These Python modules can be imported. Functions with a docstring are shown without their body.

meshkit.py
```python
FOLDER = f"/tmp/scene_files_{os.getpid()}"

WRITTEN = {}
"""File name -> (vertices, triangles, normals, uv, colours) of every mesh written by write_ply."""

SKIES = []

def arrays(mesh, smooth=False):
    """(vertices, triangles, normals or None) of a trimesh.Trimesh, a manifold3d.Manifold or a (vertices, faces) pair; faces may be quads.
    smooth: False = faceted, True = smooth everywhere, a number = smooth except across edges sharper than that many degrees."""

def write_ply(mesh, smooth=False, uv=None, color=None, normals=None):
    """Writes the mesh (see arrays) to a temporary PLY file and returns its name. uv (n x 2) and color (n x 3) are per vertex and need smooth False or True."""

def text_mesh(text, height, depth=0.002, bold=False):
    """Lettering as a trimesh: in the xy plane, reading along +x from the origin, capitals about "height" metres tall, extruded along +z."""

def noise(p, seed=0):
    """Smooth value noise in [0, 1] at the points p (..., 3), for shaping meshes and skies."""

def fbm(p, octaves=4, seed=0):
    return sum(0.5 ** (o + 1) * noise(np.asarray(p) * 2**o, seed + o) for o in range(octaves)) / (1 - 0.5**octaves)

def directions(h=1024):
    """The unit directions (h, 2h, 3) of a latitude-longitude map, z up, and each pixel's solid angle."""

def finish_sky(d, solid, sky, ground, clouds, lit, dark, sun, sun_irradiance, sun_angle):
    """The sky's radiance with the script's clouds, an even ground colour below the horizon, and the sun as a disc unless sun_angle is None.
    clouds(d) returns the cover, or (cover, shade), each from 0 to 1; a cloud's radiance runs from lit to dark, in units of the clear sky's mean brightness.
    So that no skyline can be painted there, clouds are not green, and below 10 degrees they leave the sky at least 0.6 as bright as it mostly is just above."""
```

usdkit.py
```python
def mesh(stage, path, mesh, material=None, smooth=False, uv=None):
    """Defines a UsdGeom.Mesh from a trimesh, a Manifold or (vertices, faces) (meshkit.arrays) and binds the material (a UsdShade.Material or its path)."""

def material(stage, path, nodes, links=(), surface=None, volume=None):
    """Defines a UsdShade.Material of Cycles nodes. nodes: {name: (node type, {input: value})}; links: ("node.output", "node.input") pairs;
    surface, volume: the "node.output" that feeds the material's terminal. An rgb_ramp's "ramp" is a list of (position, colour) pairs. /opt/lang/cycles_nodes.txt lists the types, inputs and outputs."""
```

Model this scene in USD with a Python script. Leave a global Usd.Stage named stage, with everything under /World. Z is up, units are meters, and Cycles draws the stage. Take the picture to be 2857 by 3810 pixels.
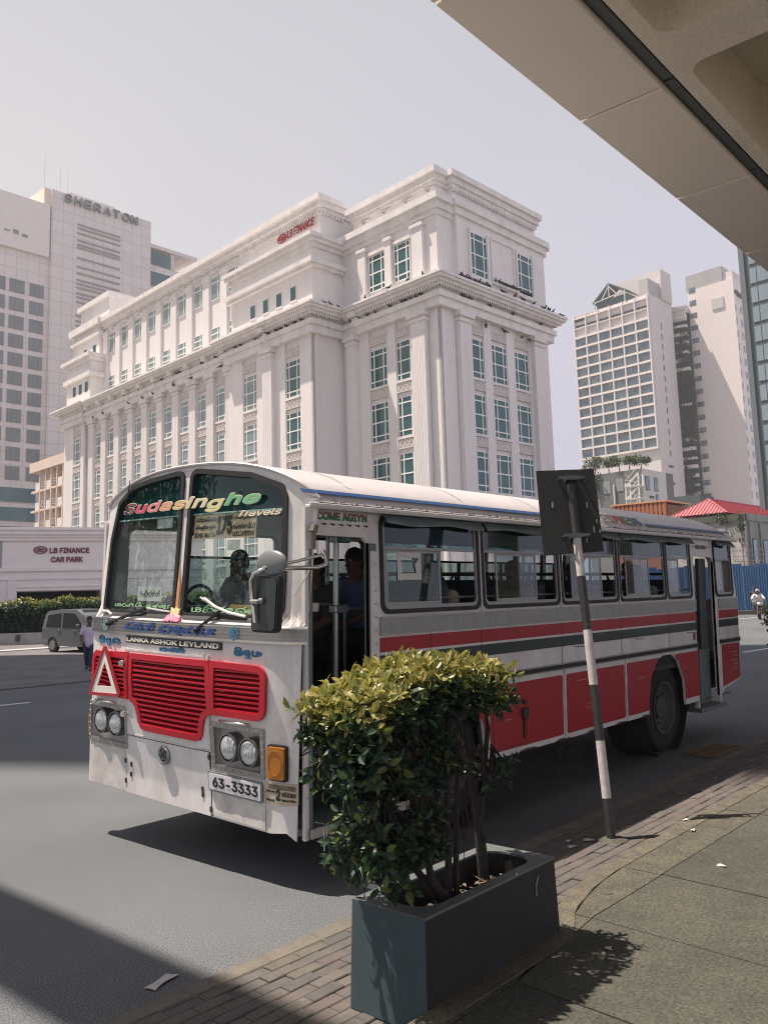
import math, random
import numpy as np
import trimesh
import shapely
from shapely.geometry import Polygon, box as sbox, LineString, Point, MultiPolygon
from shapely.ops import unary_union
from shapely import affinity
import usdkit
from pxr import Usd, UsdGeom, UsdLux, UsdShade, Gf, Sdf, Vt

stage = Usd.Stage.CreateInMemory()
UsdGeom.SetStageUpAxis(stage, 'Z')
UsdGeom.SetStageMetersPerUnit(stage, 1.0)
WORLD = UsdGeom.Xform.Define(stage, '/World')
stage.SetDefaultPrim(WORLD.GetPrim())
UsdGeom.Scope.Define(stage, '/World/Looks')
rng = np.random.default_rng(7)
random.seed(7)

# ------------------------------------------------------------------ camera
EYE = np.array([0.0, 0.0, 1.95])
YAW, PITCH, ROLL, FPX = .71782, .1346, -.02898, 3200.0
_cp, _sp, _cr, _sr = math.cos(PITCH), math.sin(PITCH), math.cos(ROLL), math.sin(ROLL)
_W = np.array([[math.sin(YAW), math.cos(YAW), 0], [-math.cos(YAW), math.sin(YAW), 0], [0, 0, 1]])
_r, _u, _f = np.array([1., 0, 0]), np.array([0, -_sp, _cp]), np.array([0, _cp, _sp])
RT, UP, FW = _W @ (_cr * _r + _sr * _u), _W @ (-_sr * _r + _cr * _u), _W @ _f
cam = UsdGeom.Camera.Define(stage, '/World/camera')
_m = np.eye(4); _m[0, :3], _m[1, :3], _m[2, :3], _m[3, :3] = RT, UP, -FW, EYE
cam.AddTransformOp().Set(Gf.Matrix4d(*_m.ravel().tolist()))
cam.CreateHorizontalApertureAttr(36.0)
cam.CreateVerticalApertureAttr(36.0 * 1024 / 767)
cam.CreateFocalLengthAttr(FPX / 2857 * 36)
cam.CreateVerticalApertureOffsetAttr(-117.3 / 2857 * 36)
cam.CreateClippingRangeAttr(Gf.Vec2f(0.05, 3000))
cam.CreateExposureAttr(0.78)

# ------------------------------------------------------------------ sun and sky
TO_SUN = np.array([-.19, .36, 1.0]); TO_SUN /= np.linalg.norm(TO_SUN)
SUN_EL, SUN_ROT = math.asin(TO_SUN[2]), math.atan2(TO_SUN[0], TO_SUN[1])
sun = UsdLux.DistantLight.Define(stage, '/World/sun')
sun.CreateIntensityAttr(1.25); sun.CreateAngleAttr(0.53); sun.CreateNormalizeAttr(True)
sun.CreateColorAttr(Gf.Vec3f(1.0, .865, .755))
_z = TO_SUN; _x = np.cross([0, 1, 0], _z); _x /= np.linalg.norm(_x); _y = np.cross(_z, _x)
_m = np.eye(4); _m[0, :3], _m[1, :3], _m[2, :3] = _x, _y, _z
sun.AddTransformOp().Set(Gf.Matrix4d(*_m.ravel().tolist()))
sky_mat = usdkit.material(stage, '/World/Looks/sky_look', {
    'sky': ('sky_texture', {'sky_type': 'single_scattering', 'sun_disc': False, 'sun_elevation': SUN_EL, 'sun_rotation': SUN_ROT,
                            'air_density': 1.0, 'aerosol_density': 1.2, 'ozone_density': 1.0, 'altitude': 10.0}),
    'tc': ('texture_coordinate', {}),
    'cl': ('noise_texture', {'scale': 1.3, 'detail': 4.0, 'roughness': .45}),
    'cr': ('map_range', {'from_min': .3, 'from_max': .7, 'to_min': -.07, 'to_max': .07, 'clamp': True}),
    'sz': ('separate_xyz', {}), 'ev': ('rgb_ramp', {'ramp': [(0., (.96,) * 3), (.35, (.90,) * 3), (.6, (.74,) * 3), (.8, (.3,) * 3), (1., (.08,) * 3)]}), 'ea': ('math', {'math_type': 'add', 'use_clamp': True}),
    'dt': ('vector_math', {'math_type': 'dot_product', 'vector2': tuple(float(q) for q in TO_SUN)}), 'dr': ('map_range', {'from_min': .12, 'from_max': .62, 'clamp': True}), 'hz': ('mix', {'color1': (5.9, 5.75, 6.95), 'color2': (6.9, 6.65, 6.65)}),
    'mx': ('mix', {}),
    'bg': ('background_shader', {'strength': .062})},
    [('tc.generated', 'cl.vector'), ('cl.fac', 'cr.value'), ('tc.generated', 'sz.vector'), ('sz.z', 'ev.fac'), ('ev.color', 'ea.value1'), ('cr.result', 'ea.value2'), ('ea.value', 'mx.fac'), ('sky.color', 'mx.color1'), ('tc.generated', 'dt.vector1'), ('dt.value', 'dr.value'), ('dr.result', 'hz.fac'), ('hz.color', 'mx.color2'), ('mx.color', 'bg.color')],
    surface='bg.background')
sky = UsdLux.DomeLight.Define(stage, '/World/sky')
sky.CreateIntensityAttr(1.0)
UsdShade.MaterialBindingAPI.Apply(sky.GetPrim()).Bind(sky_mat)
sky.GetPrim().SetCustomDataByKey('kind', 'structure')

# ------------------------------------------------------------------ materials
MATS = {}
def M(name, col, rough=.6, var=0., vscale=3., col2=None, bump=0., bscale=40., bdist=.004, metal=0., spec=.5, coat=0., stretch=(1, 1, 1), fine=0., fscale=120., trans=None, emis=None, speck=None):
    if name in MATS: return MATS[name]
    nodes = {'p': ('principled_bsdf', {'base_color': col, 'roughness': rough, 'metallic': metal, 'specular_ior_level': spec, 'coat_weight': coat})}
    links = []
    if var or bump or fine:
        nodes['g'] = ('texture_coordinate', {})
        nodes['mp'] = ('mapping', {'scale': stretch})
        links += [('g.object', 'mp.vector')]
    src = None
    if var:
        c2 = col2 if col2 is not None else tuple(c * .55 for c in col)
        nodes['n'] = ('noise_texture', {'scale': vscale, 'detail': 6., 'roughness': .62})
        nodes['mr'] = ('map_range', {'from_min': .35, 'from_max': .75, 'to_min': 0., 'to_max': var, 'clamp': True})
        nodes['mx'] = ('mix', {'color1': col, 'color2': c2})
        links += [('mp.vector', 'n.vector'), ('n.fac', 'mr.value'), ('mr.result', 'mx.fac')]
        src = 'mx.color'
    if fine:
        nodes['n2'] = ('noise_texture', {'scale': fscale, 'detail': 3., 'roughness': .6})
        nodes['mr2'] = ('map_range', {'from_min': .3, 'from_max': .7, 'to_min': 1 - fine, 'to_max': 1 + fine})
        nodes['mx2'] = ('mix', {'mix_type': 'multiply', 'fac': 1., 'color1': col})
        nodes['cc'] = ('combine_color', {})
        links += [('mp.vector', 'n2.vector'), ('n2.fac', 'mr2.value'), ('mr2.result', 'cc.r'), ('mr2.result', 'cc.g'), ('mr2.result', 'cc.b'), ('cc.color', 'mx2.color2')]
        if src: links.append((src, 'mx2.color1'))
        src = 'mx2.color'
    if speck:   # small pale aggregate chips
        nodes['vo'] = ('voronoi_texture', {'scale': speck[0], 'randomness': 1.})
        nodes['lt'] = ('math', {'math_type': 'less_than', 'value2': speck[1]})
        nodes['mx3'] = ('mix', {'color1': col, 'color2': speck[2]})
        links += [('mp.vector', 'vo.vector'), ('vo.distance', 'lt.value1'), ('lt.value', 'mx3.fac')]
        if src: links.append((src, 'mx3.color1'))
        src = 'mx3.color'
    if src: links.append((src, 'p.base_color'))
    if bump:
        nodes['bn'] = ('noise_texture', {'scale': bscale, 'detail': 5., 'roughness': .6})
        nodes['b'] = ('bump', {'strength': bump, 'distance': bdist})
        links += [('mp.vector', 'bn.vector'), ('bn.fac', 'b.height'), ('b.normal', 'p.normal')]
    if emis: nodes['p'][1].update({'emission_color': emis[0], 'emission_strength': emis[1]})
    MATS[name] = usdkit.material(stage, '/World/Looks/' + name, nodes, links, surface='p.BSDF')
    return MATS[name]

def glass(name, tint, refl=.9, opac=0., body=(.02, .05, .05)):
    """thin pane: see-through tint + fresnel reflection (+ some dirt/film)."""
    if name in MATS: return MATS[name]
    nodes = {'lw': ('layer_weight', {'blend': .5}), 'pw': ('math', {'math_type': 'power', 'value2': 4.2}), 'f': ('map_range', {'to_min': .045, 'to_max': .95}), 't': ('transparent_bsdf', {'color': tint}), 'd': ('diffuse_bsdf', {'color': body}),
             'gl': ('glossy_bsdf', {'roughness': .02, 'color': (refl, refl, refl)}), 'm0': ('mix_closure', {'fac': opac}), 'm': ('mix_closure', {})}
    MATS[name] = usdkit.material(stage, '/World/Looks/' + name, nodes, [('lw.facing', 'pw.value1'), ('pw.value', 'f.value'), ('t.BSDF', 'm0.closure1'), ('d.BSDF', 'm0.closure2'), ('f.result', 'm.fac'), ('m0.closure', 'm.closure1'), ('gl.BSDF', 'm.closure2')], surface='m.closure')
    return MATS[name]

# ------------------------------------------------------------------ prim helpers
USED = {}
def free(parent, name):
    k = USED.setdefault(parent, {})
    n = k.get(name, 0); k[name] = n + 1
    return f'{parent}/{name}' if n == 0 else f'{parent}/{name}_{n:03d}'
def tag(prim, label=None, cat=None, group=None, kind=None):
    for k, v in (('label', label), ('category', cat), ('group', group), ('kind', kind)):
        if v: prim.SetCustomDataByKey(k, v)
    return prim
def pathof(p): return '/World' if p is None else (p if isinstance(p, str) else str(p.GetPath()))
def thing(name, label, cat, group=None, loc=(0, 0, 0), rotz=0., mat4=None, kind=None):
    x = UsdGeom.Xform.Define(stage, free('/World', name))
    if mat4 is not None: x.AddTransformOp().Set(Gf.Matrix4d(*np.asarray(mat4, float).ravel().tolist()))
    else:
        x.AddTranslateOp().Set(Gf.Vec3d(*map(float, loc)))
        if rotz: x.AddRotateZOp().Set(math.degrees(rotz))
    return tag(x.GetPrim(), label, cat, group, kind)
def obj(name, mesh, m, parent=None, smooth=False, label=None, cat=None, group=None, kind=None):
    if isinstance(mesh, MB): mesh = mesh.tm()
    pr = usdkit.mesh(stage, free(pathof(parent), name), mesh, m, smooth=smooth).GetPrim()
    UsdGeom.Mesh(pr).CreateDoubleSidedAttr(True)
    return tag(pr, label, cat, group, kind)
def copy_of(src, name, label, loc, rotz=0., scale=1., group=None, cat=None):
    x = UsdGeom.Xform.Define(stage, free('/World', name))
    x.AddTranslateOp().Set(Gf.Vec3d(*map(float, loc))); x.AddRotateZOp().Set(math.degrees(rotz))
    if scale != 1.: x.AddScaleOp().Set(Gf.Vec3f(scale, scale, scale))
    p = x.GetPrim(); p.GetReferences().AddInternalReference(src.GetPath()); p.SetInstanceable(True)
    return tag(p, label, cat, group)

# ------------------------------------------------------------------ mesh helpers
class MB:
    def __init__(s): s.v, s.f, s.n = [], [], 0
    def add(s, v, f):
        v = np.asarray(v, float); f = np.asarray(f, int)
        if f.shape[1] == 4: f = np.vstack([f[:, [0, 1, 2]], f[:, [0, 2, 3]]])
        s.v.append(v); s.f.append(f + s.n); s.n += len(v); return s
    def tri(s, m): return s.add(m.vertices, m.faces)
    def box(s, lo, hi):
        x0, y0, z0 = lo; x1, y1, z1 = hi
        v = [(x0, y0, z0), (x1, y0, z0), (x1, y1, z0), (x0, y1, z0), (x0, y0, z1), (x1, y0, z1), (x1, y1, z1), (x0, y1, z1)]
        return s.add(v, [(0, 3, 2, 1), (4, 5, 6, 7), (0, 1, 5, 4), (1, 2, 6, 5), (2, 3, 7, 6), (3, 0, 4, 7)])
    def cbox(s, lo, hi, b=.01):
        lo, hi = np.array(lo, float), np.array(hi, float)
        b = min(b, *(.45 * (hi - lo)))
        pts = []
        for i in range(8):
            c = np.array([(lo, hi)[(i >> k) & 1][k] for k in range(3)]); sg = np.array([1 if (i >> k) & 1 == 0 else -1 for k in range(3)])
            for k in range(3):
                q = c + sg * b; q[k] = c[k]; pts.append(q)
        return s.tri(trimesh.convex.convex_hull(np.array(pts)))
    def obox(s, c, ax, h):
        ax = np.asarray(ax, float); c = np.asarray(c, float)
        v = np.array([c + sum(((-1, 1)[(i >> k) & 1]) * h[k] * ax[k] for k in range(3)) for i in (0, 1, 3, 2, 4, 5, 7, 6)])
        return s.add(v, [(0, 3, 2, 1), (4, 5, 6, 7), (0, 1, 5, 4), (1, 2, 6, 5), (2, 3, 7, 6), (3, 0, 4, 7)])
    def bar(s, a, b, w, t, up=(0, 0, 1)):
        a, b = np.asarray(a, float), np.asarray(b, float); d = b - a; L = np.linalg.norm(d); d = d / L
        side = np.cross(d, up); side /= max(np.linalg.norm(side), 1e-9); u2 = np.cross(side, d)
        return s.obox((a + b) / 2, (d, side, u2), (L / 2, w / 2, t / 2))
    def tube(s, pts, r, n=8, caps=True):
        pts = np.asarray(pts, float); r = np.broadcast_to(np.asarray(r, float), (len(pts),))
        t = np.gradient(pts, axis=0); t /= np.maximum(np.linalg.norm(t, axis=1, keepdims=True), 1e-9)
        ref = np.array([0, 0, 1.]) if abs(t[0][2]) < .9 else np.array([1., 0, 0])
        a = np.cross(t[0], ref); a /= np.linalg.norm(a); V = []
        for i in range(len(pts)):
            a = a - t[i] * (a @ t[i]); a /= max(np.linalg.norm(a), 1e-9); b = np.cross(t[i], a)
            ph = np.arange(n) * 2 * math.pi / n
            V.append(pts[i] + r[i] * (np.cos(ph)[:, None] * a + np.sin(ph)[:, None] * b))
        V = np.vstack(V); F = []
        for i in range(len(pts) - 1):
            for j in range(n):
                k = (j + 1) % n
                F.append((i * n + j, i * n + k, (i + 1) * n + k, (i + 1) * n + j))
        s.add(V, F)
        if caps:
            for i, o in ((0, 1), (len(pts) - 1, 0)):
                ring = V[i * n:(i + 1) * n]; fs = [(0, j, j + 1) if o == 0 else (0, j + 1, j) for j in range(1, n - 1)]
                s.add(ring, fs)
        return s
    def lathe(s, prof, c=(0, 0, 0), axis='z', n=20):
        prof = np.asarray(prof, float); ph = np.arange(n) * 2 * math.pi / n
        V = np.stack([np.stack([p[0] * np.cos(ph), p[0] * np.sin(ph), np.full(n, p[1])], 1) for p in prof]).reshape(-1, 3)
        if axis == 'y': V = V[:, [0, 2, 1]]
        if axis == 'x': V = V[:, [2, 0, 1]]
        F = [(i * n + j, i * n + (j + 1) % n, (i + 1) * n + (j + 1) % n, (i + 1) * n + j) for i in range(len(prof) - 1) for j in range(n)]
        return s.add(V + np.asarray(c, float), F)
    def sphere(s, c, r, sub=2, sc=(1, 1, 1)):
        m = trimesh.creation.icosphere(sub, 1.0); return s.add(m.vertices * r * np.asarray(sc) + np.asarray(c, float), m.faces)
    def ext(s, poly, h, fn=None, z0=0., maxe=None):
        """extrude a shapely polygon by h along its normal; fn maps (a, b, n) -> xyz rows."""
        for g in polys(poly):
            m = trimesh.creation.extrude_polygon(g, h, engine='earcut')
            v, f = np.array(m.vertices), np.array(m.faces); v[:, 2] += z0
            if maxe: v, f = trimesh.remesh.subdivide_to_size(v, f, maxe)
            s.add(fn(v) if fn else v, f)
        return s
    def grid(s, G):
        G = np.asarray(G, float); a, b = G.shape[:2]
        F = [(i * b + j, i * b + j + 1, (i + 1) * b + j + 1, (i + 1) * b + j) for i in range(a - 1) for j in range(b - 1)]
        return s.add(G.reshape(-1, 3), F)
    def map(s, fn):
        s.v = [fn(v) for v in s.v]; return s
    def tm(s):
        return trimesh.Trimesh(np.vstack(s.v), np.vstack(s.f), process=False)

def polys(p):
    if p.is_empty: return []
    if p.geom_type == 'Polygon': return [p]
    return [g for g in getattr(p, 'geoms', []) if g.geom_type == 'Polygon' and g.area > 1e-9]
def rrect(x0, y0, x1, y1, r, n=6):
    r = min(r, .499 * abs(x1 - x0), .499 * abs(y1 - y0))
    return sbox(x0 + r, y0 + r, x1 - r, y1 - r).buffer(r, quad_segs=n)
def arc(cx, cy, r, a0, a1, n=12, ry=None):
    t = np.radians(np.linspace(a0, a1, n)); return [(cx + r * math.cos(q), cy + (ry or r) * math.sin(q)) for q in t]

_FONT = {}
def text_adv(text, height, sx=1.):
    import glob
    from PIL import ImageFont
    font = _FONT.setdefault('Inter.woff2', ImageFont.truetype(glob.glob('/opt/blender-*/*/datafiles/fonts/Inter.woff2')[0], 96))
    return font.getlength(text) * height / 70. * sx
def text_poly(text, height, bold=0, shear=0., sx=1., fontfile='Inter.woff2', origin='left'):
    """lettering as shapely polygons, reading along +x, capitals `height` tall, from the origin."""
    import glob
    from PIL import Image, ImageDraw, ImageFont
    fp = glob.glob('/opt/blender-*/*/datafiles/fonts/' + fontfile)[0]
    font = _FONT.setdefault(fontfile, ImageFont.truetype(fp, 96))
    x0, y0, x1, y1 = font.getbbox(text, anchor='ls', stroke_width=bold)
    im = Image.new('L', (x1 - x0 + 8, y1 - y0 + 8))
    ImageDraw.Draw(im).text((4 - x0, 4 - y0), text, 255, font, anchor='ls', stroke_width=bold)
    on = np.pad(np.asarray(im) > 127, ((0, 0), (1, 1))).astype(np.int8)
    r_, st = np.nonzero(np.diff(on, axis=1) == 1); en = np.nonzero(np.diff(on, axis=1) == -1)[1]
    if len(r_) == 0: return Polygon()
    shp = unary_union([sbox(a, -r - 1, b, -r) for r, a, b in zip(r_, st, en)]).buffer(.6).buffer(-.6).simplify(.9)
    s = height / 70.
    shp = affinity.affine_transform(shp, [s * sx, 0, 0, s, -4 * s * sx, (4 - y0) * s])
    if shear: shp = affinity.affine_transform(shp, [1, shear, 0, 1, 0, 0])
    return shp
def fit(poly, x0, y0, x1, y1):
    a, b, c, d = poly.bounds
    return affinity.affine_transform(poly, [(x1 - x0) / (c - a), 0, 0, (y1 - y0) / (d - b), x0 - a * (x1 - x0) / (c - a), y0 - b * (y1 - y0) / (d - b)])
# ================================================================== SETTING
asphalt = M('asphalt', (.112, .122, .13), rough=.8, var=.85, vscale=.35, col2=(.062, .071, .078), bump=.6, bscale=110., bdist=.008, fine=.85, fscale=95., speck=(38., .09, (.42, .4, .39)))
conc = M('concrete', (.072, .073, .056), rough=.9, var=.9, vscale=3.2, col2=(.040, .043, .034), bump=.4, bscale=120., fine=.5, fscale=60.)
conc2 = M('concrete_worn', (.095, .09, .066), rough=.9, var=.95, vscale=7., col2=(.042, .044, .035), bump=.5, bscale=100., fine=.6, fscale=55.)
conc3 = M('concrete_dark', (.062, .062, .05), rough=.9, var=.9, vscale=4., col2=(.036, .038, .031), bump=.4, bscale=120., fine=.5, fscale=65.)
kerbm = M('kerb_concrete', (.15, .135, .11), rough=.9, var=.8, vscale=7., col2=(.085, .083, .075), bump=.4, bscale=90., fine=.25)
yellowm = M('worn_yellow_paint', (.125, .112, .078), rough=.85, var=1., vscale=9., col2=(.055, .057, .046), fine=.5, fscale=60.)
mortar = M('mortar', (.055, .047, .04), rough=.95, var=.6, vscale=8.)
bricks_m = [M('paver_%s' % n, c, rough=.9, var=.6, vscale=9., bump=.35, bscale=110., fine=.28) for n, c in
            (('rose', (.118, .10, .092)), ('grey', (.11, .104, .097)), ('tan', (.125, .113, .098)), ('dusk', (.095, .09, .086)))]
white_line = M('road_paint', (.72, .72, .7), rough=.8, var=.5, vscale=20., col2=(.4, .4, .4))
groundm = M('far_ground', (.2, .19, .17), rough=.95, var=.6, vscale=.05)

def sheet(name, pts, z, m, **k):
    mb = MB(); p = Polygon(pts)
    v, f = trimesh.creation.triangulate_polygon(p, engine='earcut')
    return obj(name, (np.c_[v, np.full(len(v), z)], f), m, **k)
sheet('ground', [(-900, -900), (900, -900), (900, 900), (-900, 900)], -.03, groundm, kind='structure')
sheet('road', [(-80, 3.6), (140, 3.6), (140, 30.0), (75, 24.8), (14, 20.9), (-80, 20.9)], 0.0, asphalt, kind='structure')
# forecourt block paving beyond the road (too far for single blocks)
bl = {'g': ('texture_coordinate', {}), 'br': ('brick_texture', {'color1': (.17, .16, .16), 'color2': (.125, .12, .122), 'mortar': (.06, .06, .06), 'scale': 1., 'mortar_size': .012, 'brick_width': .42, 'row_height': .21, 'bias': 0.}),
      'n': ('noise_texture', {'scale': .7, 'detail': 5.}), 'mr': ('map_range', {'from_min': .3, 'from_max': .7, 'to_min': .75, 'to_max': 1.25}), 'cc': ('combine_color', {}),
      'mx': ('mix', {'mix_type': 'multiply', 'fac': 1.}), 'p': ('principled_bsdf', {'roughness': .9})}
MATS['block_paving'] = usdkit.material(stage, '/World/Looks/block_paving', bl, [('g.object', 'br.vector'), ('g.object', 'n.vector'), ('n.fac', 'mr.value'), ('mr.result', 'cc.r'), ('mr.result', 'cc.g'), ('mr.result', 'cc.b'),
     ('br.color', 'mx.color1'), ('cc.color', 'mx.color2'), ('mx.color', 'p.base_color')], surface='p.BSDF')
sheet('forecourt', [(-80, 20.9), (14, 20.9), (30, 22.0), (32, 60), (-80, 60)], .006, MATS['block_paving'], kind='structure')
obj('forecourt_edge', MB().box((-80, 20.75, -.02), (13.8, 20.93, .018)), M('dark_edge', (.07, .07, .07), .9), kind='structure')
obj('forecourt_walk', MB().box((5, 38.5, -.01), (21.5, 39.5, .05)), M('pale_paving', (.45, .42, .4), .9, var=.3), kind='structure')
# lane dashes
for (a, b, w) in (((7.2, 17.68), (8.78, 17.52), .12), ((26.6, 9.24), (29.4, 9.05), .13), ((54.0, 18.75), (57.5, 18.35), .14)):
    obj('lane_marking', MB().bar((*a, .005), (*b, .005), w, .004), white_line, kind='structure')
# worn paint trace beside the kerb
obj('worn_marking', MB().tube([(1.75, 4.05, .002), (2.05, 4.0, .002), (2.35, 3.9, .002)], .0), white_line, kind='structure') if False else None

# pale tyre scuffs, a few cracks and a darker patch in the asphalt
scuff = M('tyre_scuff', (.165, .168, .17), .9, var=1., vscale=9., col2=(.112, .122, .13), fine=.5, fscale=70.)
crackm = M('crack_dark', (.035, .037, .04), .95)
def road_line(name, pts, w, m, z=.004):
    pts = np.array(pts, float); g = LineString(pts).buffer(w / 2, cap_style=2)
    obj(name, MB().ext(g, .0015, z0=z), m, kind='structure')
# pavement: mortar bed, kerb stones, single bricks, concrete slabs
PZ, BZ = .13, .03
bed = obj('pavement', MB().box((-12, 2.2, -.02), (60, 3.78, BZ - .014)), mortar, kind='structure')
kerb = obj('kerb', MB().box((-12, 3.79, -.05), (60, 3.84, BZ - .012)), mortar, kind='structure')
for i in range(58):
    x0 = -3.55 + i * .9
    z1 = BZ + float(rng.uniform(-.004, .004))
    obj('kerb_stone', MB().cbox((x0 + .004, 3.735 + rng.uniform(-.003, .003), -.04), (x0 + .896, 3.87 + rng.uniform(-.003, .003), z1), .01), kerbm, kerb)
# concrete edging of the slab area: curves in near the planter
def edge_y(x):
    return float(np.interp(x, [1, 4.25, 4.45, 4.62, 5.04, 5.39, 7], [2.58, 2.585, 2.69, 2.785, 2.883, 2.92, 2.925]))
nb = 0; rest = {m: MB() for m in range(4)}
row = 0; y = 3.732
while y > 2.5:
    off = (row % 2) * .1 + rng.uniform(-.01, .01)
    for i in range(-2, 160):
        x0 = 1.5 + i * .211 + off - .2; x1 = x0 + .206
        yy0, yy1 = y - .081, y
        if yy0 < edge_y((x0 + x1) / 2) + .004: continue
        zt = BZ - .003 + rng.uniform(-.004, .003); tl = rng.uniform(-.002, .002, 2)
        b = MB().cbox((x0, yy0, BZ - .05), (x1, yy1, zt), .005)
        b.map(lambda v: v + np.c_[np.zeros(len(v)), np.zeros(len(v)), np.where(v[:, 2] > BZ - .03, (v[:, 0] - x0) * tl[0] * 10 + (v[:, 1] - yy0) * tl[1] * 10, 0)])
        k = int(rng.choice([0, 0, 0, 1, 1, 2, 3])) if x0 > 3.2 else int(rng.choice([0, 1, 2, 2, 2, 3]))
        seen = (x0 > 1.9 and not (3.2 < x0 < 4.2 and y < 3.3))
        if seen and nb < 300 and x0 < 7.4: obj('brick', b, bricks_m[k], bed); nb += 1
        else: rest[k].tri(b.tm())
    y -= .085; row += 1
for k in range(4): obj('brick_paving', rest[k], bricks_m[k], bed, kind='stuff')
# faded yellow edging + concrete slabs
for i in range(26):
    x0 = 1.2 + i * .9; xs_ = np.linspace(x0 + .003, x0 + .897, 9)
    top = [(x, edge_y(x)) for x in xs_]; bot = [(x, edge_y(x) - .11) for x in xs_[::-1]]
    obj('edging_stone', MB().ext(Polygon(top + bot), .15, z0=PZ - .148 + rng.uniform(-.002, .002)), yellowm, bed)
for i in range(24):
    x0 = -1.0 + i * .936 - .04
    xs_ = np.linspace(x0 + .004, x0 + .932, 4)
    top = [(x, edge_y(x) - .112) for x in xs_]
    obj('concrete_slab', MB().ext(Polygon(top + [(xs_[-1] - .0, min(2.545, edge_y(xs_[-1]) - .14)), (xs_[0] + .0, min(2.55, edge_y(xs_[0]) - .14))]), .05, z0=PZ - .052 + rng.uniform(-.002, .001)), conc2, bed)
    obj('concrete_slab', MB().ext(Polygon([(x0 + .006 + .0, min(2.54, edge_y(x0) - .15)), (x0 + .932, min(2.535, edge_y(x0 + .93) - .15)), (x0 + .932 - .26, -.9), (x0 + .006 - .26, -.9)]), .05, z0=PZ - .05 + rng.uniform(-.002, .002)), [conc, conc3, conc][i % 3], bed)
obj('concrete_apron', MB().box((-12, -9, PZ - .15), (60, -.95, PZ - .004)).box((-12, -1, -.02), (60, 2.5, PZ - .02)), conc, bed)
# chewing gum spots and grate
gum = M('old_gum', (.07, .075, .075), .9)
for (x, y, r) in ((5.0, 2.66, .03), (5.35, 2.5, .022), (4.7, 1.75, .028), (4.25, 1.95, .02), (3.95, 1.75, .025), (5.9, 1.6, .03), (4.9, 1.45, .02)):
    obj('gum_spot', MB().lathe([(0, .0025), (r, .002), (r * 1.02, 0)], (x, y, PZ - .001), n=10), gum, bed)
gr = thing('drain_grate', 'rusty slotted drain grate in the road beside the kerb', 'drain grate', loc=(10.55, 4.1, 0))
rust = M('rusty_iron', (.17, .11, .06), .8, var=.8, vscale=12.)
gb = MB().box((-.42, -.2, .004), (.42, -.165, .024)).box((-.42, .165, .004), (.42, .2, .024)).box((-.42, -.165, .004), (-.38, .165, .024)).box((.38, -.165, .004), (.42, .165, .024))
obj('frame', gb, rust, gr)
for i in range(7): obj('bar', MB().box((-.34 + i * .1, -.165, .006), (-.29 + i * .1, .165, .022)), rust, gr)
# litter
paper = M('paper_scrap', (.5, .47, .45), .8, var=.3, vscale=30.)
def scrap(x, y, z, a, l, w, label):
    u, v = np.array([math.cos(a), math.sin(a)]), np.array([-math.sin(a), math.cos(a)])
    G = [[(*(np.array([x, y]) + u * (s - .5) * l + v * (t - .5) * w * (1 - .2 * math.sin(s * 5))), z + .006 + .006 * math.sin(3 * s + 2 * t)) for t in np.linspace(0, 1, 4)] for s in np.linspace(0, 1, 6)]
    obj('paper_scrap', MB().grid(np.array(G)), paper, label=label, cat='litter')
scrap(2.78, 4.06, .0, .35, .2, .07, 'white torn strip of paper lying on the shaded asphalt beside the kerb')
scrap(4.24, 2.27, PZ, .5, .06, .035, 'small white paper scrap on the concrete just past the shrub shadow')
scrap(5.89, 2.30, PZ, 1.2, .07, .03, 'small pale scrap on the concrete slab right of the pole')
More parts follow.
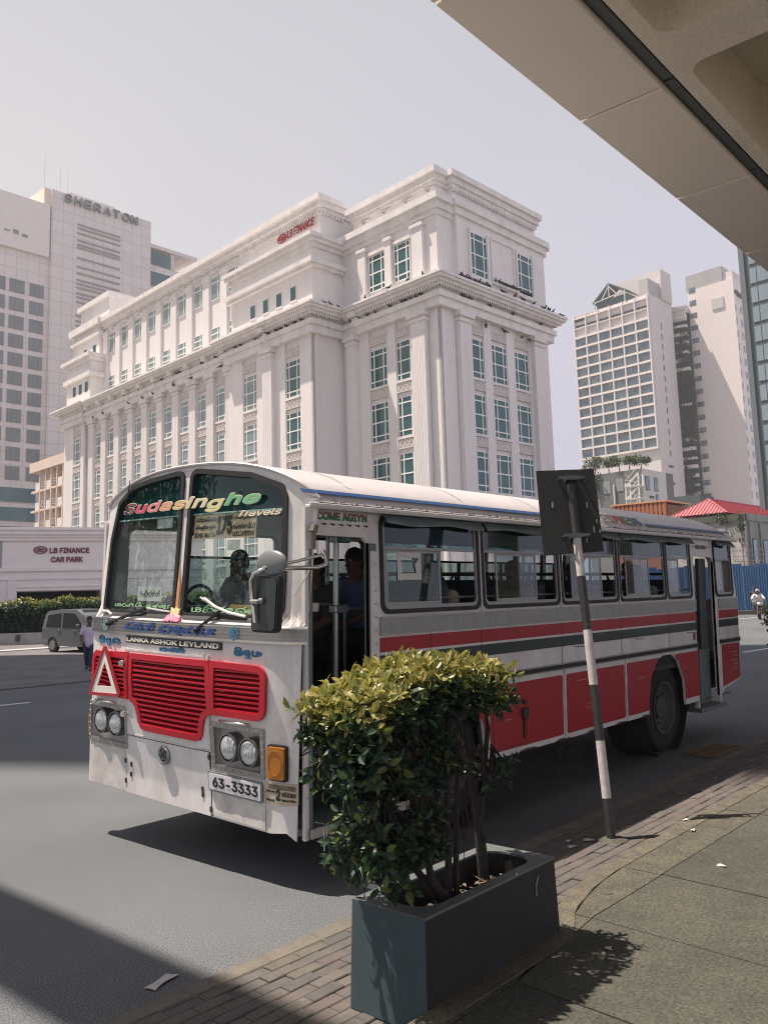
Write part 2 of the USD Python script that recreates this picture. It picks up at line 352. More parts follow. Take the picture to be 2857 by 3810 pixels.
scrap(6.15, 3.58, BZ, .2, .09, .04, 'white crumpled scrap on the bricks between planter and striped pole')
scrap(6.26, 3.46, BZ, 1.8, .09, .035, 'white scrap on the bricks nearest the foot of the striped pole')
scrap(6.03, 3.48, BZ, 2.4, .06, .03, 'smallest white scrap on the bricks behind the planter corner')
scrap(6.62, 2.78, PZ, .4, .08, .03, 'pale scrap on the worn yellow edging right of the pole')
scrap(7.25, 3.1, BZ, .9, .07, .03, 'pale scrap on the bricks beside the yellow edging')

# ------------------------------------------------------------------ elevated walkway above the camera
OZ = 6.3
ow = thing('elevated_walkway', 'elevated concrete walkway with pale fascia panels and coffered underside crossing the top right corner', 'walkway', loc=(0, 0, 0))
fasc = M('fascia_panel_paint', (.86, .78, .68), .55, var=.25, vscale=.6, col2=(.74, .66, .57), fine=.03, fscale=30)
cofm = M('coffer_concrete', (.82, .74, .62), .85, var=.5, vscale=1.6, col2=(.62, .56, .46), bump=.25, bscale=30., fine=.12, fscale=40)
darkm = M('dark_joint', (.045, .05, .05), .8)
for i in range(-1, 22):
    x0 = .30 + i * 2.215; 
    obj('fascia_panel', MB().cbox((x0 + .012, 2.70, OZ), (x0 + 2.203, 3.495, OZ + .9), .01), fasc, ow)
obj('groove', MB().box((-2.2, 2.55, OZ + .12), (50, 2.72, OZ + .2)), darkm, ow)
plate = M('groove_plate', (.10, .12, .12), .6)
for i in range(-1, 22):
    x0 = .30 + i * 2.215; obj('groove_plate', MB().box((x0 + .02, 2.60, OZ + .05), (x0 + 2.195, 2.715, OZ + .09)), plate, ow)
# coffered slab: plan with rounded holes, deep recess
outer = sbox(-2.2, -7.0, 50, 2.565); holes = []
for i in range(-3, 17):
    for (ya, yb) in ((-.15, 2.43), (-3.2, -.65), (-6.3, -3.7)):
        holes.append(rrect(6.82 + i * 2.66 - .0, ya, 6.82 + i * 2.66 + 2.14, yb, .16, 4))
slab = outer.difference(unary_union(holes).intersection(outer.buffer(-.12)))
obj('coffered_slab', MB().ext(slab, .75, z0=OZ + .02), cofm, ow)
obj('deck', MB().box((-2.2, -7.0, OZ + .77), (50, 2.69, OZ + 1.1)), cofm, ow)
for i in range(0, 8):
    obj('column', MB().lathe([(.42, 0.1), (.42, OZ + .05)], (-1.2 + i * 7.2 if i else -1.8, -4.6, 0), n=18), cofm, ow)
# second beam high over the road behind the camera's left, whose shade crosses the kerb
ob = thing('overhead_beam', 'high narrow concrete beam crossing above the road out of view on the left', 'beam', loc=(0, 0, 0))
HB = 14.0
obj('beam', MB().box((2.20 - .19 * HB, -6, HB), (2.84 - .19 * HB, 40, HB + .8)), cofm, ob)
for yy in (-5, 38): obj('pier', MB().box((2.25 - .19 * HB, yy, 0), (2.75 - .19 * HB, yy + .5, HB)), cofm, ob)
tw = thing('office_tower', 'tall pale office tower standing out of view on the left, shading the road', 'building', loc=(-13.4, 46, 0))
twm = M('tower_stone', (.5, .48, .46), .7, var=.2)
twg = M('tower_glass', (.05, .07, .08), .1, spec=.8)
obj('wall', MB().box((0, 0, 0), (21.5, 6, 121)), twm, tw)
for i in range(33): obj('window_band', MB().box((.5, -.05, 3 + i * 3.5), (21.0, .02, 5 + i * 3.5)), twg, tw)

# ------------------------------------------------------------------ planter, soil
pl = thing('planter', 'dark grey rectangular metal planter holding the shrub at the kerb side', 'planter', loc=(0, 0, BZ))
pm = M('planter_steel', (.026, .026, .024), .6, var=.6, vscale=5., col2=(.016, .017, .016), stretch=(3, 3, .5), fine=.15, fscale=80, spec=.4)
pm2 = M('planter_steel_end', (.05, .088, .10), .6, var=.7, vscale=4., col2=(.045, .055, .06), stretch=(6, 6, .7), fine=.1, fscale=80)
X0, X1, Y0, Y1, PH = 3.155, 4.285, 2.592, 3.03, .487
def flare(v, k=.03):
    w = v.copy(); s = 1 + k * (1 - (w[:, 2]) / PH)
    w[:, 0] = (w[:, 0] - (X0 + X1) / 2) * (1 + (s - 1)) + (X0 + X1) / 2; w[:, 1] = (w[:, 1] - (Y0 + Y1) / 2) * (1 + (s - 1) * 1.5) + (Y0 + Y1) / 2; return w
ring = sbox(X0, Y0, X1, Y1).difference(rrect(X0 + .075, Y0 + .055, X1 - .075, Y1 - .055, .13))
obj('body', MB().ext(ring, PH - .012, maxe=.4).map(flare), pm, pl)
obj('end_panel', MB().box((X0 - .004, Y0 - .002, .0), (X0 + .004, Y1 + .002, PH - .004)).map(flare), pm2, pl)
obj('rim', MB().ext(ring.buffer(.004, join_style=2), .012, z0=PH - .012), M('rim_steel', (.14, .16, .16), .4, var=.6, vscale=20.), pl)
soil = M('soil', (.045, .035, .028), .95, var=.6, vscale=30.)
sg = [[(x, y, .335 + .03 * math.sin(x * 11) * math.cos(y * 17) + rng.uniform(-.012, .012)) for y in np.linspace(Y0 + .05, Y1 - .05, 14)] for x in np.linspace(X0 + .07, X1 - .07, 34)]
obj('soil', MB().grid(np.array(sg)), soil, pl)
obj('scratch', MB().tube([(X1 - .17, Y0 - .004, .43), (X1 - .2, Y0 - .006, .39), (X1 - .205, Y0 - .009, .34)], .003, 5), M('scratch_metal', (.35, .37, .35), .5), pl)
lit = MB(); lm = M('dry_leaf', (.16, .13, .08), .8, var=.5, vscale=60)
for i in range(110):
    x, y = rng.uniform(X0 + .25, X1 - .12), rng.uniform(Y0 + .08, Y1 - .08); a = rng.uniform(0, 6.28); l = rng.uniform(.012, .03)
    d = np.array([math.cos(a), math.sin(a), rng.uniform(-.3, .3)]) * l; e = np.array([-math.sin(a), math.cos(a), rng.uniform(-.2, .2)]) * l * .4
    c = np.array([x, y, .368 + rng.uniform(0, .02)]); lit.add([c - d, c + e, c + d, c - e], [(0, 1, 2), (0, 2, 3)])
obj('leaf_litter', lit, lm, pl, kind='stuff')

# ------------------------------------------------------------------ shrubs
def leafmat(name, col, back):
    nodes = {'p': ('principled_bsdf', {'base_color': col, 'roughness': .38, 'specular_ior_level': .5}), 't': ('translucent_bsdf', {'color': back}), 'm': ('mix_closure', {'fac': .28})}
    MATS[name] = usdkit.material(stage, '/World/Looks/' + name, nodes, [('p.BSDF', 'm.closure1'), ('t.BSDF', 'm.closure2')], surface='m.closure')
    return MATS[name]
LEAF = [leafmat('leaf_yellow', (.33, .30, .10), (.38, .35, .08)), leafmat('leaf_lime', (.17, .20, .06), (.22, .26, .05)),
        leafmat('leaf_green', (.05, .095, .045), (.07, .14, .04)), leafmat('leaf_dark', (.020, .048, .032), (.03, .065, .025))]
barkm = M('bark', (.045, .036, .03), .9, var=.7, vscale=30., bump=.6, bscale=60.)
def leaf(c, d, nrm, L, w):
    """one folded, slightly drooping oval leaf: 8 triangles"""
    d = d / np.linalg.norm(d); s = np.cross(d, nrm); s /= max(np.linalg.norm(s), 1e-6); n = np.cross(s, d)
    P = [c, c + d * L * .3 + s * w * .42 + n * w * .16, c + d * L * .3 - n * w * .03, c + d * L * .3 - s * w * .42 + n * w * .16,
         c + d * L * .65 + s * w * .46 + n * w * .1, c + d * L * .65 - n * w * .08, c + d * L * .65 - s * w * .46 + n * w * .1, c + d * L - n * w * .3]
    F = [(0, 1, 2), (0, 2, 3), (1, 4, 5), (1, 5, 2), (2, 5, 6), (2, 6, 3), (4, 7, 5), (5, 7, 6)]
    return np.array(P), F
def rosette(c, axis, n, L, rg, cls):
    out = []; axis = axis / np.linalg.norm(axis); a0 = rg.uniform(0, 6.28)
    ref = np.cross(axis, [.3, .5, .8]); ref /= np.linalg.norm(ref); r2 = np.cross(axis, ref)
    for k in range(n):
        a = a0 + k * 2.4; up = .25 + .75 * k / max(n - 1, 1); rad = ref * math.cos(a) + r2 * math.sin(a)
        d = rad * (1.15 - .65 * up) + axis * up * .8 + rg.normal(0, .12, 3)
        l = L * rg.uniform(.6, 1.3); out.append((*leaf(c + axis * .012 * k, d, axis + rg.normal(0, .25, 3), l, l * rg.uniform(.42, .52)), cls(c, k, n), c))
    return out
def shrub(name, label, blobs, stems, nros, L, single=0, topz=None, seed=3, group=None):
    rg = np.random.default_rng(seed)
    t = thing(name, label, 'shrub', group)
    for s in stems: obj('stem', MB().tube(s[0], s[1], 7), barkm, t, smooth=True)
    leaves = []
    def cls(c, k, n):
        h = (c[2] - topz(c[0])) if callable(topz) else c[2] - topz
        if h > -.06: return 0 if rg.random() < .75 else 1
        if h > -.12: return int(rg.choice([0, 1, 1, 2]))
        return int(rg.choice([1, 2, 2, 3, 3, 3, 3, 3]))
    cent = []
    for (lo, hi, n) in blobs:
        for i in range(n):
            p = np.array([rg.uniform(lo[k], hi[k](0) if callable(hi[k]) else hi[k]) for k in range(3)])
            mid = (np.array(lo) + np.array(hi)) / 2; hs = (np.array(hi) - np.array(lo)) / 2
            q = (p - mid) / hs                       # push towards the clipped faces
            k = int(np.argmax(np.abs(q) + rg.uniform(0, .5, 3)))
            if rg.random() < .72: p[k] = mid[k] + math.copysign(hs[k] * rg.uniform(.82, 1.04), q[k])
            if callable(topz): p[2] = min(p[2] + (topz(p[0]) - hi[2] if p[2] > hi[2] - .2 else 0), topz(p[0]) + .03)
            ax = q * np.array([.8, .8, .7]) + np.array([0, 0, .55]) + rg.normal(0, .3, 3)
            cent.append((p, ax))
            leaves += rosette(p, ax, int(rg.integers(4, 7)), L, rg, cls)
    if single:
        sc = np.array([l[0][:, 2].mean() * 1.1 - .9 * (l[0] @ np.array([FW[0], FW[1], 0])).mean() for l in leaves])
        pick = set(np.argsort(-sc)[:single].tolist())
    else: pick = set()
    rest = [MB() for _ in range(4)]
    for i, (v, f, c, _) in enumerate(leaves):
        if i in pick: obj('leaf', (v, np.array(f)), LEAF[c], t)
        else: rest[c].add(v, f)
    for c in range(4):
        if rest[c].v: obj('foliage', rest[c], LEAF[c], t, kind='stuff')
    tw_ = MB(); base = [np.asarray(s[0][-1]) for s in stems]
    for p, ax in cent[::2]:
        b = min(base, key=lambda q: np.linalg.norm(q - p)); e = p - ax / np.linalg.norm(ax) * .1
        m = (b + e) / 2 + rg.normal(0, .03, 3)
        if np.linalg.norm(b - p) < .75: tw_.tube([b, m, e, p], [.006, .004, .003, .002], 4, caps=False)
    for q in range(len(blobs) * 22 if len(blobs) > 3 else 0):
        p = np.array([rg.uniform(3.42, 3.92), rg.uniform(2.74, 3.0), rg.uniform(.8, 1.36)]); d = rg.normal(0, 1, 3) * [.06, .05, .13]; tw_.tube([p, p + d * .6 + rg.normal(0, .01, 3), p + d], [.004, .003, .002], 4, caps=False)
    if tw_.v: obj('twigs', tw_, barkm, t, kind='stuff')
    return t
def top_z(x): return 1.46 + .12 * min(1, max(0, (x - 2.95) / .5)) - .06 * max(0, (x - 3.7) / .4)
stems = [
    ([(3.62, 2.83, .38), (3.5, 2.84, .52), (3.33, 2.86, .72), (3.2, 2.86, 1.0)], [.022, .02, .016, .011]),
    ([(3.64, 2.8, .38), (3.48, 2.8, .56), (3.36, 2.76, .8), (3.34, 2.74, 1.1)], [.024, .02, .016, .01]),
    ([(3.66, 2.84, .38), (3.68, 2.85, .62), (3.66, 2.83, .9), (3.7, 2.84, 1.2), (3.72, 2.86, 1.42)], [.02, .018, .016, .013, .008]),
    ([(3.7, 2.82, .38), (3.72, 2.83, .6), (3.77, 2.85, .88), (3.82, 2.86, 1.15)], [.018, .016, .013, .008]),
    ([(4.06, 2.90, .38), (4.03, 2.90, .7), (3.98, 2.90, 1.0), (3.93, 2.90, 1.25), (3.9, 2.90, 1.42)], [.034, .028, .022, .016, .01]),
    ([(4.02, 2.88, .75), (4.06, 2.88, .95), (4.1, 2.86, 1.2), (4.08, 2.86, 1.38)], [.02, .017, .013, .008]),
    ([(4.04, 2.86, .85), (4.0, 2.84, 1.1), (3.95, 2.82, 1.35)], [.016, .012, .008]),
    ([(4.03, 2.88, .85), (4.07, 2.84, .98), (4.08, 2.83, 1.12)], [.008, .006, .004]),
    ([(4.03, 2.86, .62), (3.95, 2.84, .7), (3.9, 2.82, .74)], [.008, .006, .004]),
]
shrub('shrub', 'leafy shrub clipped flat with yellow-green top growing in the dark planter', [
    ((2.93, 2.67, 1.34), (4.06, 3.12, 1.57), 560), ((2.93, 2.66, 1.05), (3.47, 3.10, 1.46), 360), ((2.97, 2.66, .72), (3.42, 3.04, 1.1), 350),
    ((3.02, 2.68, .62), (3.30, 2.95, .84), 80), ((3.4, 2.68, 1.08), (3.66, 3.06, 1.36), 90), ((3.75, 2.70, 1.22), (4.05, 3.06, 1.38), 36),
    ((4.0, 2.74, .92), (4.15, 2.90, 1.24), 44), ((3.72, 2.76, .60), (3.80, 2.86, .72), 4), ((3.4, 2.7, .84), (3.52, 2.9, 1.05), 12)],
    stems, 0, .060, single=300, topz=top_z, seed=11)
# the next planter's shrub, cut by the right edge of the frame
pl2 = thing('planter', 'dark grey planter mostly beyond the right edge of the view', 'planter', loc=(0, 0, BZ))
obj('body', MB().ext(sbox(12.7, 3.45, 13.9, 3.9).difference(rrect(12.78, 3.5, 13.82, 3.85, .12)), .4), pm, pl2)
obj('soil', MB().box((12.78, 3.5, .2), (13.82, 3.85, .26)), soil, pl2)
shrub('shrub', 'yellow-green shrub cut off by the right edge of the view', [((12.75, 3.65, 1.3), (13.9, 4.12, 1.6), 90), ((12.75, 3.68, .75), (13.85, 4.06, 1.35), 120)],
      [([(13.0, 3.66, .3), (13.0, 3.75, .8), (13.0, 3.8, 1.2)], [.03, .02, .01]), ([(13.5, 3.66, .3), (13.5, 3.75, .8), (13.5, 3.8, 1.2)], [.03, .02, .01])], 0, .085, topz=1.6, seed=5)

# ------------------------------------------------------------------ bus stop sign on a striped leaning pole
sp = thing('bus_stop_sign', 'back of a dark metal sign on a leaning black and white striped pole', 'sign', loc=(6.39, 3.34, BZ))
PT = np.array([.31, .345, 2.86])
def pole(t): return PT * t
wm = M('pole_white', (.62, .6, .57), .6, var=.6, vscale=14., col2=(.3, .29, .28), fine=.1)
bm = M('pole_black', (.03, .03, .032), .5, var=.5, vscale=14., col2=(.06, .055, .05))
cuts = [0, .104, .254, .405, .559, .715, .84, .995]
for i in range(7):
    obj('pole_band', MB().tube([pole(cuts[i]), pole(cuts[i + 1])], .036, 16), (bm, wm)[i % 2], sp, smooth=40)
obj('footing', MB().lathe([(0, .012), (.1, .01), (.13, 0)], (0, 0, 0), n=9), conc2, sp)
# plate: faces down the road; far side carries the sign, we see the back
ax = np.array([.665, -.747, .0]); ax /= np.linalg.norm(ax); upv = PT / np.linalg.norm(PT); up2 = upv - ax * (upv @ ax) + np.array([0, 0, 0.]); nv = np.cross(ax, up2)
signm = M('sign_back', (.022, .026, .026), .55, var=.5, vscale=4., col2=(.04, .045, .043))
cs = pole(.917) - nv * .048
hw = .285
corners = lambda a, b: cs + ax * a + up2 * b
pts = np.array([corners(-hw - .005, .375), corners(hw - .06, .38), corners(hw - .05, -.365), corners(-hw + .0, -.39)])
v = np.vstack([pts, pts + nv * .006]); obj('plate', (v, np.array([(0, 1, 2, 3), (7, 6, 5, 4), (0, 4, 5, 1), (1, 5, 6, 2), (2, 6, 7, 3), (3, 7, 4, 0)])), signm, sp)
galv = M('galvanised', (.16, .17, .17), .5, var=.5, vscale=20., metal=.6)
for b_ in (.28, -.235):
    c0 = pole(.917) + up2 * b_ / 1.0
    obj('bracket', MB().obox(c0 + nv * .036, (ax, up2, nv), (.11, .014, .006)).obox(c0, (ax, up2, nv), (.05, .02, .04)), galv, sp)
    for q in (-.1, .1): obj('bolt', MB().tube([c0 + ax * q - nv * .045, c0 + ax * q + nv * .05], .012, 6), galv, sp)
chip = M('chipped_paint', (.5, .5, .48), .7)
for (a, b, l) in ((-.17, .06, .05), (.2, -.1, .035), (.17, -.17, .06), (.13, .05, .05), (.22, -.19, .03), (.1, -.26, .05)):
    c0 = cs + ax * a + up2 * b + nv * .008; obj('paint_chip', MB().obox(c0, (ax, up2, nv), (.005, l / 2, .002)), chip, sp)
# ================================================================== BUILDINGS
white = M('white_render', (.74, .71, .70), .75, var=.6, vscale=.8, col2=(.60, .575, .565), fine=.04, fscale=9., stretch=(1, 1, .13))
white2 = M('white_trim', (.76, .735, .72), .75, var=.75, vscale=1.4, col2=(.54, .52, .50), fine=.06, fscale=14., stretch=(1, 1, .3))
frame_w = M('window_frame_white', (.8, .8, .78), .5)
teal = M('pane_teal', (.012, .075, .075), .08, spec=.8, var=.6, vscale=.6, col2=(.03, .11, .12))
teal_l = M('pane_pale', (.16, .24, .24), .08, spec=.8, var=.6, vscale=.5, col2=(.3, .36, .36))
relief = M('relief_panel', (.66, .62, .59), .8, var=.5, vscale=3., col2=(.5, .47, .45))
redsign = M('sign_red', (.33, .02, .035), .5)

th1, th2 = .04325, .1051
e1 = np.array([math.cos(th1), -math.sin(th1), 0]); e2 = np.array([math.sin(th2), math.cos(th2), 0])
LBO = np.array([46.35, 34.87, 0.])
def LB(v): return v[:, :1] * e1 + v[:, 1:2] * e2 + np.c_[np.zeros((len(v), 2)), v[:, 2]]
lb = thing('finance_building', 'large white classical office building with pilasters and heavy cornices, birds along its ledges', 'building', loc=LBO)
def lobj(name, mb, m, par=None, **k): return obj(name, mb.map(LB), m, par or lb, **k)
fA, fB, fC, fD = sbox(0, 0, 13.6, 10.41), sbox(-3.25, 10.41, 13.6, 21.9), sbox(-2.95, 21.9, 13.6, 51.3), sbox(-3.25, 51.3, 13.6, 56.6)
F = unary_union([fA, fB, fC, fD]).simplify(.01)
def slab_(poly, z0, z1): return MB().ext(poly, z1 - z0, z0=z0)
def buf(p, d): return p.buffer(d, join_style=2)
lobj('wall', slab_(buf(F, -.16), 0, 24.0), white)
# face frames: (origin plane, 'R' or 'L')
def fbox(mb, face, off, a0, a1, z0, z1, d0, d1):
    """box on a face: a along it, d depth inward (negative = proud)"""
    if face == 'R': mb.box((a0, off + d0, z0), (a1, off + d1, z1))
    else: mb.box((off + d0, a0, z0), (off + d1, a1, z1))
    return mb
def window(face, off, a0, a1, z0, z1, d, pane, rows=(0, .15, .5, .85, 1), cols=(0, .22, .78, 1), par=None):
    mb = MB(); w, h = a1 - a0, z1 - z0; t = .045
    for c in cols: 
        a = a0 + c * w; fbox(mb, face, off, max(a0, a - t), min(a1, a + t), z0, z1, d, d + .1)
    for r in rows:
        z = z0 + (1 - r) * h; fbox(mb, face, off, a0, a1, max(z0, z - t), min(z1, z + t), d + .006, d + .094)
    p = lobj('window', mb, frame_w, par)
    for i in range(len(cols) - 1):
        pm_ = MB()
        for j in range(len(rows) - 1):
            fbox(pm_, face, off, a0 + cols[i] * w + .02, a0 + cols[i + 1] * w - .02, z1 - rows[j + 1] * h + .02, z1 - rows[j] * h - .02, d + .05 + .004 * (j % 2), d + .08)
        lobj('pane', pm_, pane, p)
def spandrel(face, off, a0, a1, z0, z1, d):
    mb = fbox(MB(), face, off, a0, a1, z0, z1, d, d + .1)
    fbox(mb, face, off, a0, a1, z1 - .07, z1, d - .05, d); fbox(mb, face, off, a0, a1, z0, z0 + .07, d - .05, d)
    n = max(3, int((a1 - a0) / .42)); s = (a1 - a0) / n
    for i in range(n):
        for sg in (1, -1):
            za, zb = (z0 + .12, z1 - .12)[::sg]
            p, q = (a0 + (i + .1) * s, za), (a0 + (i + .9) * s, zb)
            P3 = lambda r: (r[0], off + d - .02, r[1]) if face == 'R' else (off + d - .02, r[0], r[1])
            mb.bar(P3(p), P3(q), .05, .05)
        zc = (z0 + z1) / 2; fbox(mb, face, off, a0 + (i + .42) * s, a0 + (i + .58) * s, zc - .06, zc + .06, d - .05, d)
    lobj('relief_panel', mb, relief)
def pilaster(face, off, a0, a1, d):
    mb = fbox(MB(), face, off, a0, a1, 0, 21.2, -d, .2)
    n = int((a1 - a0) / .22)
    for i in range(n): fbox(mb, face, off, a0 + (i + .3) * (a1 - a0) / n, a0 + (i + .7) * (a1 - a0) / n, 1.0, 20.7, -d - .012, -d + .02)
    p = lobj('pilaster', mb, white)
    cb = fbox(MB(), face, off, a0 - .08, a1 + .08, 21.2, 21.45, -d - .1, .2); fbox(cb, face, off, a0 - .2, a1 + .2, 21.55, 21.95, -d - .22, .2); fbox(cb, face, off, a0 - .02, a1 + .02, 21.45, 21.55, -d - .04, .2)
    lobj('capital', cb, white2, p)
FLO = [(17.5, 20.4), (13.35, 16.25), (9.2, 12.1), (5.05, 7.95)]
def column_of_windows(face, off, a0, a1, pane, d=.06):
    for z0, z1 in FLO:
        window(face, off, a0, a1, z0, z1, d, pane)
        fz = fbox(MB(), face, off, a0 - .06, a1 + .06, z0 - .2, z0, -.06, .2); lobj('sill', fz, white2)
        spandrel(face, off, a0, a1, z1 + .35, z1 + 1.0, .02)
# R face of the corner block
pier = MB()
for a0, a1 in ((0, 1.65), (4.95, 5.92), (7.83, 8.86), (10.75, 11.1), (12.3, 13.6)): fbox(pier, 'R', 0, a0, a1, 0, 21.95, -.0, .2)
lobj('pier', pier, white)
pilaster('R', 0, 1.7, 3.05, .42); pilaster('R', 0, 11.02, 12.36, .42)
for a in ((3.1, 4.92), (5.95, 7.8), (8.9, 10.72)): column_of_windows('R', 0, *a, teal)
# L face of the corner block
pier = MB()
for a0, a1 in ((0, 1.1), (4.55, 5.5), (7.45, 8.8), (9.7, 10.4)): fbox(pier, 'L', 0, a0, a1, 0, 21.95, 0, .2)
lobj('pier', pier, white)
pilaster('L', 0, 1.15, 2.6, .42); pilaster('L', 0, 8.7, 9.7, .42)
for a in ((2.72, 4.5), (5.55, 7.4)): column_of_windows('L', 0, *a, teal)
# left pavilion block (nearest to the viewer)
pier = MB()
for a0, a1 in ((10.41, 12.05), (13.95, 17.9), (19.9, 21.9)): fbox(pier, 'L', -3.25, a0, a1, 0, 21.95, 0, .2)
fbox(pier, 'R', 10.41, -3.25 + .0, 0, 0, 21.95, 0, .2)
lobj('pier', pier, white)
pilaster('L', -3.25, 15.3, 16.55, .4)
for a in ((12.1, 13.9), (17.95, 19.85)): column_of_windows('L', -3.25, *a, teal if a[0] < 15 else teal_l)
# long colonnade
for i in range(9):
    vc = 23.75 + i * 3.055
    column_of_windows('L', -2.95, vc - .85, vc + .85, teal_l, d=.05)
    pr_ = MB()
    fbox(pr_, 'L', -2.95, vc - 1.53, vc - .9, 0, 21.95, 0, .2); fbox(pr_, 'L', -2.95, vc + .9, vc + 1.53, 0, 21.95, 0, .2); lobj('pier', pr_, white)
    pilaster('L', -2.95, vc + .98, vc + 2.08, .2)
pilaster('L', -2.95, 21.95, 22.75, .2)
pier = MB()
for a0, a1 in ((51.3, 52.1), (54.1, 56.6)): fbox(pier, 'L', -3.25, a0, a1, 0, 21.95, 0, .2)
lobj('pier', pier, white)
column_of_windows('L', -3.25, 52.15, 54.05, teal_l)
# entablature
for nm, z0, z1, d in (('architrave', 21.95, 22.55, .4), ('architrave', 22.55, 22.95, .58), ('frieze', 22.95, 23.22, .34), ('cornice', 23.44, 23.66, .92), ('cornice', 23.66, 23.86, 1.16), ('cornice', 23.86, 24.04, 1.28)):
    lobj(nm, slab_(buf(F, d), z0, z1), white2)
lobj('frieze', slab_(buf(F, .42), 23.22, 23.44), white2)
def dentils(face, off, a0, a1, z0, z1, d0, d1, pitch=.27, w=.15):
    mb = MB(); n = int((a1 - a0) / pitch)
    for i in range(n): fbox(mb, face, off, a0 + i * pitch, a0 + i * pitch + w, z0, z1, -d1, -d0)
    lobj('dentils', mb, white2, kind='stuff')
dentils('R', 0, -.7, 14.3, 23.2, 23.44, .4, .8); dentils('L', 0, -.7, 9.6, 23.2, 23.44, .4, .8); dentils('R', 10.41, -3.9, -.9, 23.2, 23.44, .4, .8); dentils('L', -3.25, 9.7, 22.5, 23.2, 23.44, .4, .8)
for i in range(10):        # brackets and medallions along the colonnade frieze
    vc = 22.3 + i * 3.055
    mb = fbox(MB(), 'L', -2.95, vc - .3, vc + .3, 23.05, 23.45, -.95, -.3); lobj('bracket', mb, white2)
    mb = MB().lathe([(0, -.62), (.3, -.6), (.36, -.5), (.36, -.35)], (-2.95, vc, 22.75), axis='x', n=12); lobj('medallion', mb, white2)
for vc in (16.0, 9.2): 
    o = -3.25 if vc > 10 else 0.
    lobj('medallion', MB().lathe([(0, -.7), (.34, -.68), (.42, -.56), (.42, -.35)], (o, vc if vc > 10 else 8.4, 22.9), axis='x', n=14), white2)
    lobj('bracket', fbox(MB(), 'L', o, (vc if vc > 10 else 8.4) - .4, (vc if vc > 10 else 8.4) + .4, 23.2, 23.6, -1.05, -.4), white2)
# upper storeys: corner block
lobj('attic_wall', slab_(buf(fA, -.1).union(sbox(.1, 10, 13.5, 14)), 24.0, 29.0), white)
for nm, z0, z1, d in (('attic_cornice', 28.85, 29.25, .12), ('attic_cornice', 29.25, 29.8, .3), ('attic_cornice', 29.8, 30.3, .52)):
    lobj(nm, slab_(buf(fA, d - .1).union(buf(sbox(1.9, -.25, 13.2, 5), d - .1)), z0, z1), white2)
lobj('attic_bay', slab_(sbox(1.9, -.3, 13.2, 2), 24.04, 29.0), white)
pF = buf(fA, -.75).union(sbox(2.2, .25, 12.9, 4))
lobj('parapet', slab_(pF, 30.3, 32.0), white)
for z0, z1, d in ((31.55, 31.85, .15), (31.85, 32.3, .3), (32.3, 32.75, .5)): lobj('parapet_cornice', slab_(buf(pF, d), z0, z1), white2)
dentils('R', .25, 2.2, 12.9, 31.3, 31.55, .0, .22, .3, .16)
for a in ((3.4, 5.35), (9.3, 11.25)):
    window('R', -.3, a[0], a[1], 25.1, 28.35, -.1, teal); lobj('window_surround', fbox(fbox(fbox(MB(), 'R', -.3, a[0] - .2, a[0] - .02, 24.9, 28.6, -.16, .1), 'R', -.3, a[1] + .02, a[1] + .2, 24.9, 28.6, -.16, .1), 'R', -.3, a[0] - .3, a[1] + .3, 24.75, 25.05, -.24, .1), white2)
lobj('wall_panel', fbox(fbox(fbox(fbox(MB(), 'R', -.3, 5.9, 8.95, 28.5, 28.65, -.1, .1), 'R', -.3, 5.9, 6.05, 25.1, 28.5, -.1, .1), 'R', -.3, 8.8, 8.95, 25.1, 28.5, -.1, .1), 'R', -.3, 5.7, 9.15, 24.9, 25.1, -.3, .1), white2)
for a in ((2.75, 4.4), (5.45, 7.2)):
    window('L', .1, a[0], a[1], 24.95, 27.8, -.1, teal); lobj('window_surround', fbox(MB(), 'L', .1, a[0] - .15, a[1] + .15, 27.85, 28.1, -.2, .1), white2)
for a0, a1 in ((1.3, 2.4), (4.6, 5.25), (7.45, 8.3)): lobj('attic_pilaster', fbox(fbox(MB(), 'L', .1, a0, a1, 24, 28.6, -.3, .1), 'L', .1, a0 - .1, a1 + .1, 28.35, 28.6, -.4, .1), white)
for i in range(4):
    vc = 1.2 + i * 2.35; mb = MB()
    for sg in (1, -1): mb.bar((.68, vc - .4, 30.9 - sg * .45), (.68, vc + .4, 30.9 + sg * .45), .12, .12)
    fbox(mb, 'L', .75, vc - .5, vc + .5, 31.33, 31.4, -.1, .05); lobj('lattice', mb, white2)
# upper storeys: pavilion B and the long attic
lobj('attic_wall', slab_(sbox(-3.1, 10.5, 6, 21.8), 24.0, 29.0), white)
for z0, z1, d in ((27.3, 27.55, .3), (27.55, 27.9, .55), (28.95, 29.3, .2), (29.3, 29.6, .45), (29.6, 29.9, .65)): lobj('attic_cornice', slab_(buf(sbox(-3.1, 10.5, 6, 21.8), d), z0, z1), white2)
lobj('attic_plinth', slab_(buf(sbox(-3.1, 10.5, 6, 21.8), .12), 24.04, 24.8), white2)
for v in (12.9, 14.8, 16.65, 18.5):
    p = lobj('small_window', fbox(fbox(MB(), 'L', -3.1, v - .42, v + .42, 25.15, 25.25, -.05, .1), 'L', -3.1, v - .42, v - .34, 25.25, 26.4, -.04, .1), white2)
    lobj('pane', fbox(MB(), 'L', -3.1, v - .33, v + .38, 25.26, 26.35, -.015, .1), teal, p)
lobj('attic_wall', slab_(sbox(-1.35, 11.5, 12.5, 52), 24.0, 33.3), white)
for z0, z1, d in ((32.75, 33.0, .2), (33.0, 33.4, .45), (33.4, 33.85, .75)): lobj('attic_cornice', slab_(buf(sbox(-1.35, 11.5, 12.5, 52), d), z0, z1), white2)
dentils('L', -1.35, 11.5, 23, 32.45, 32.75, .0, .25, .32, .18)
dentils('R', 11.5, -1.35, 1.5, 32.45, 32.75, .0, .25, .32, .18)
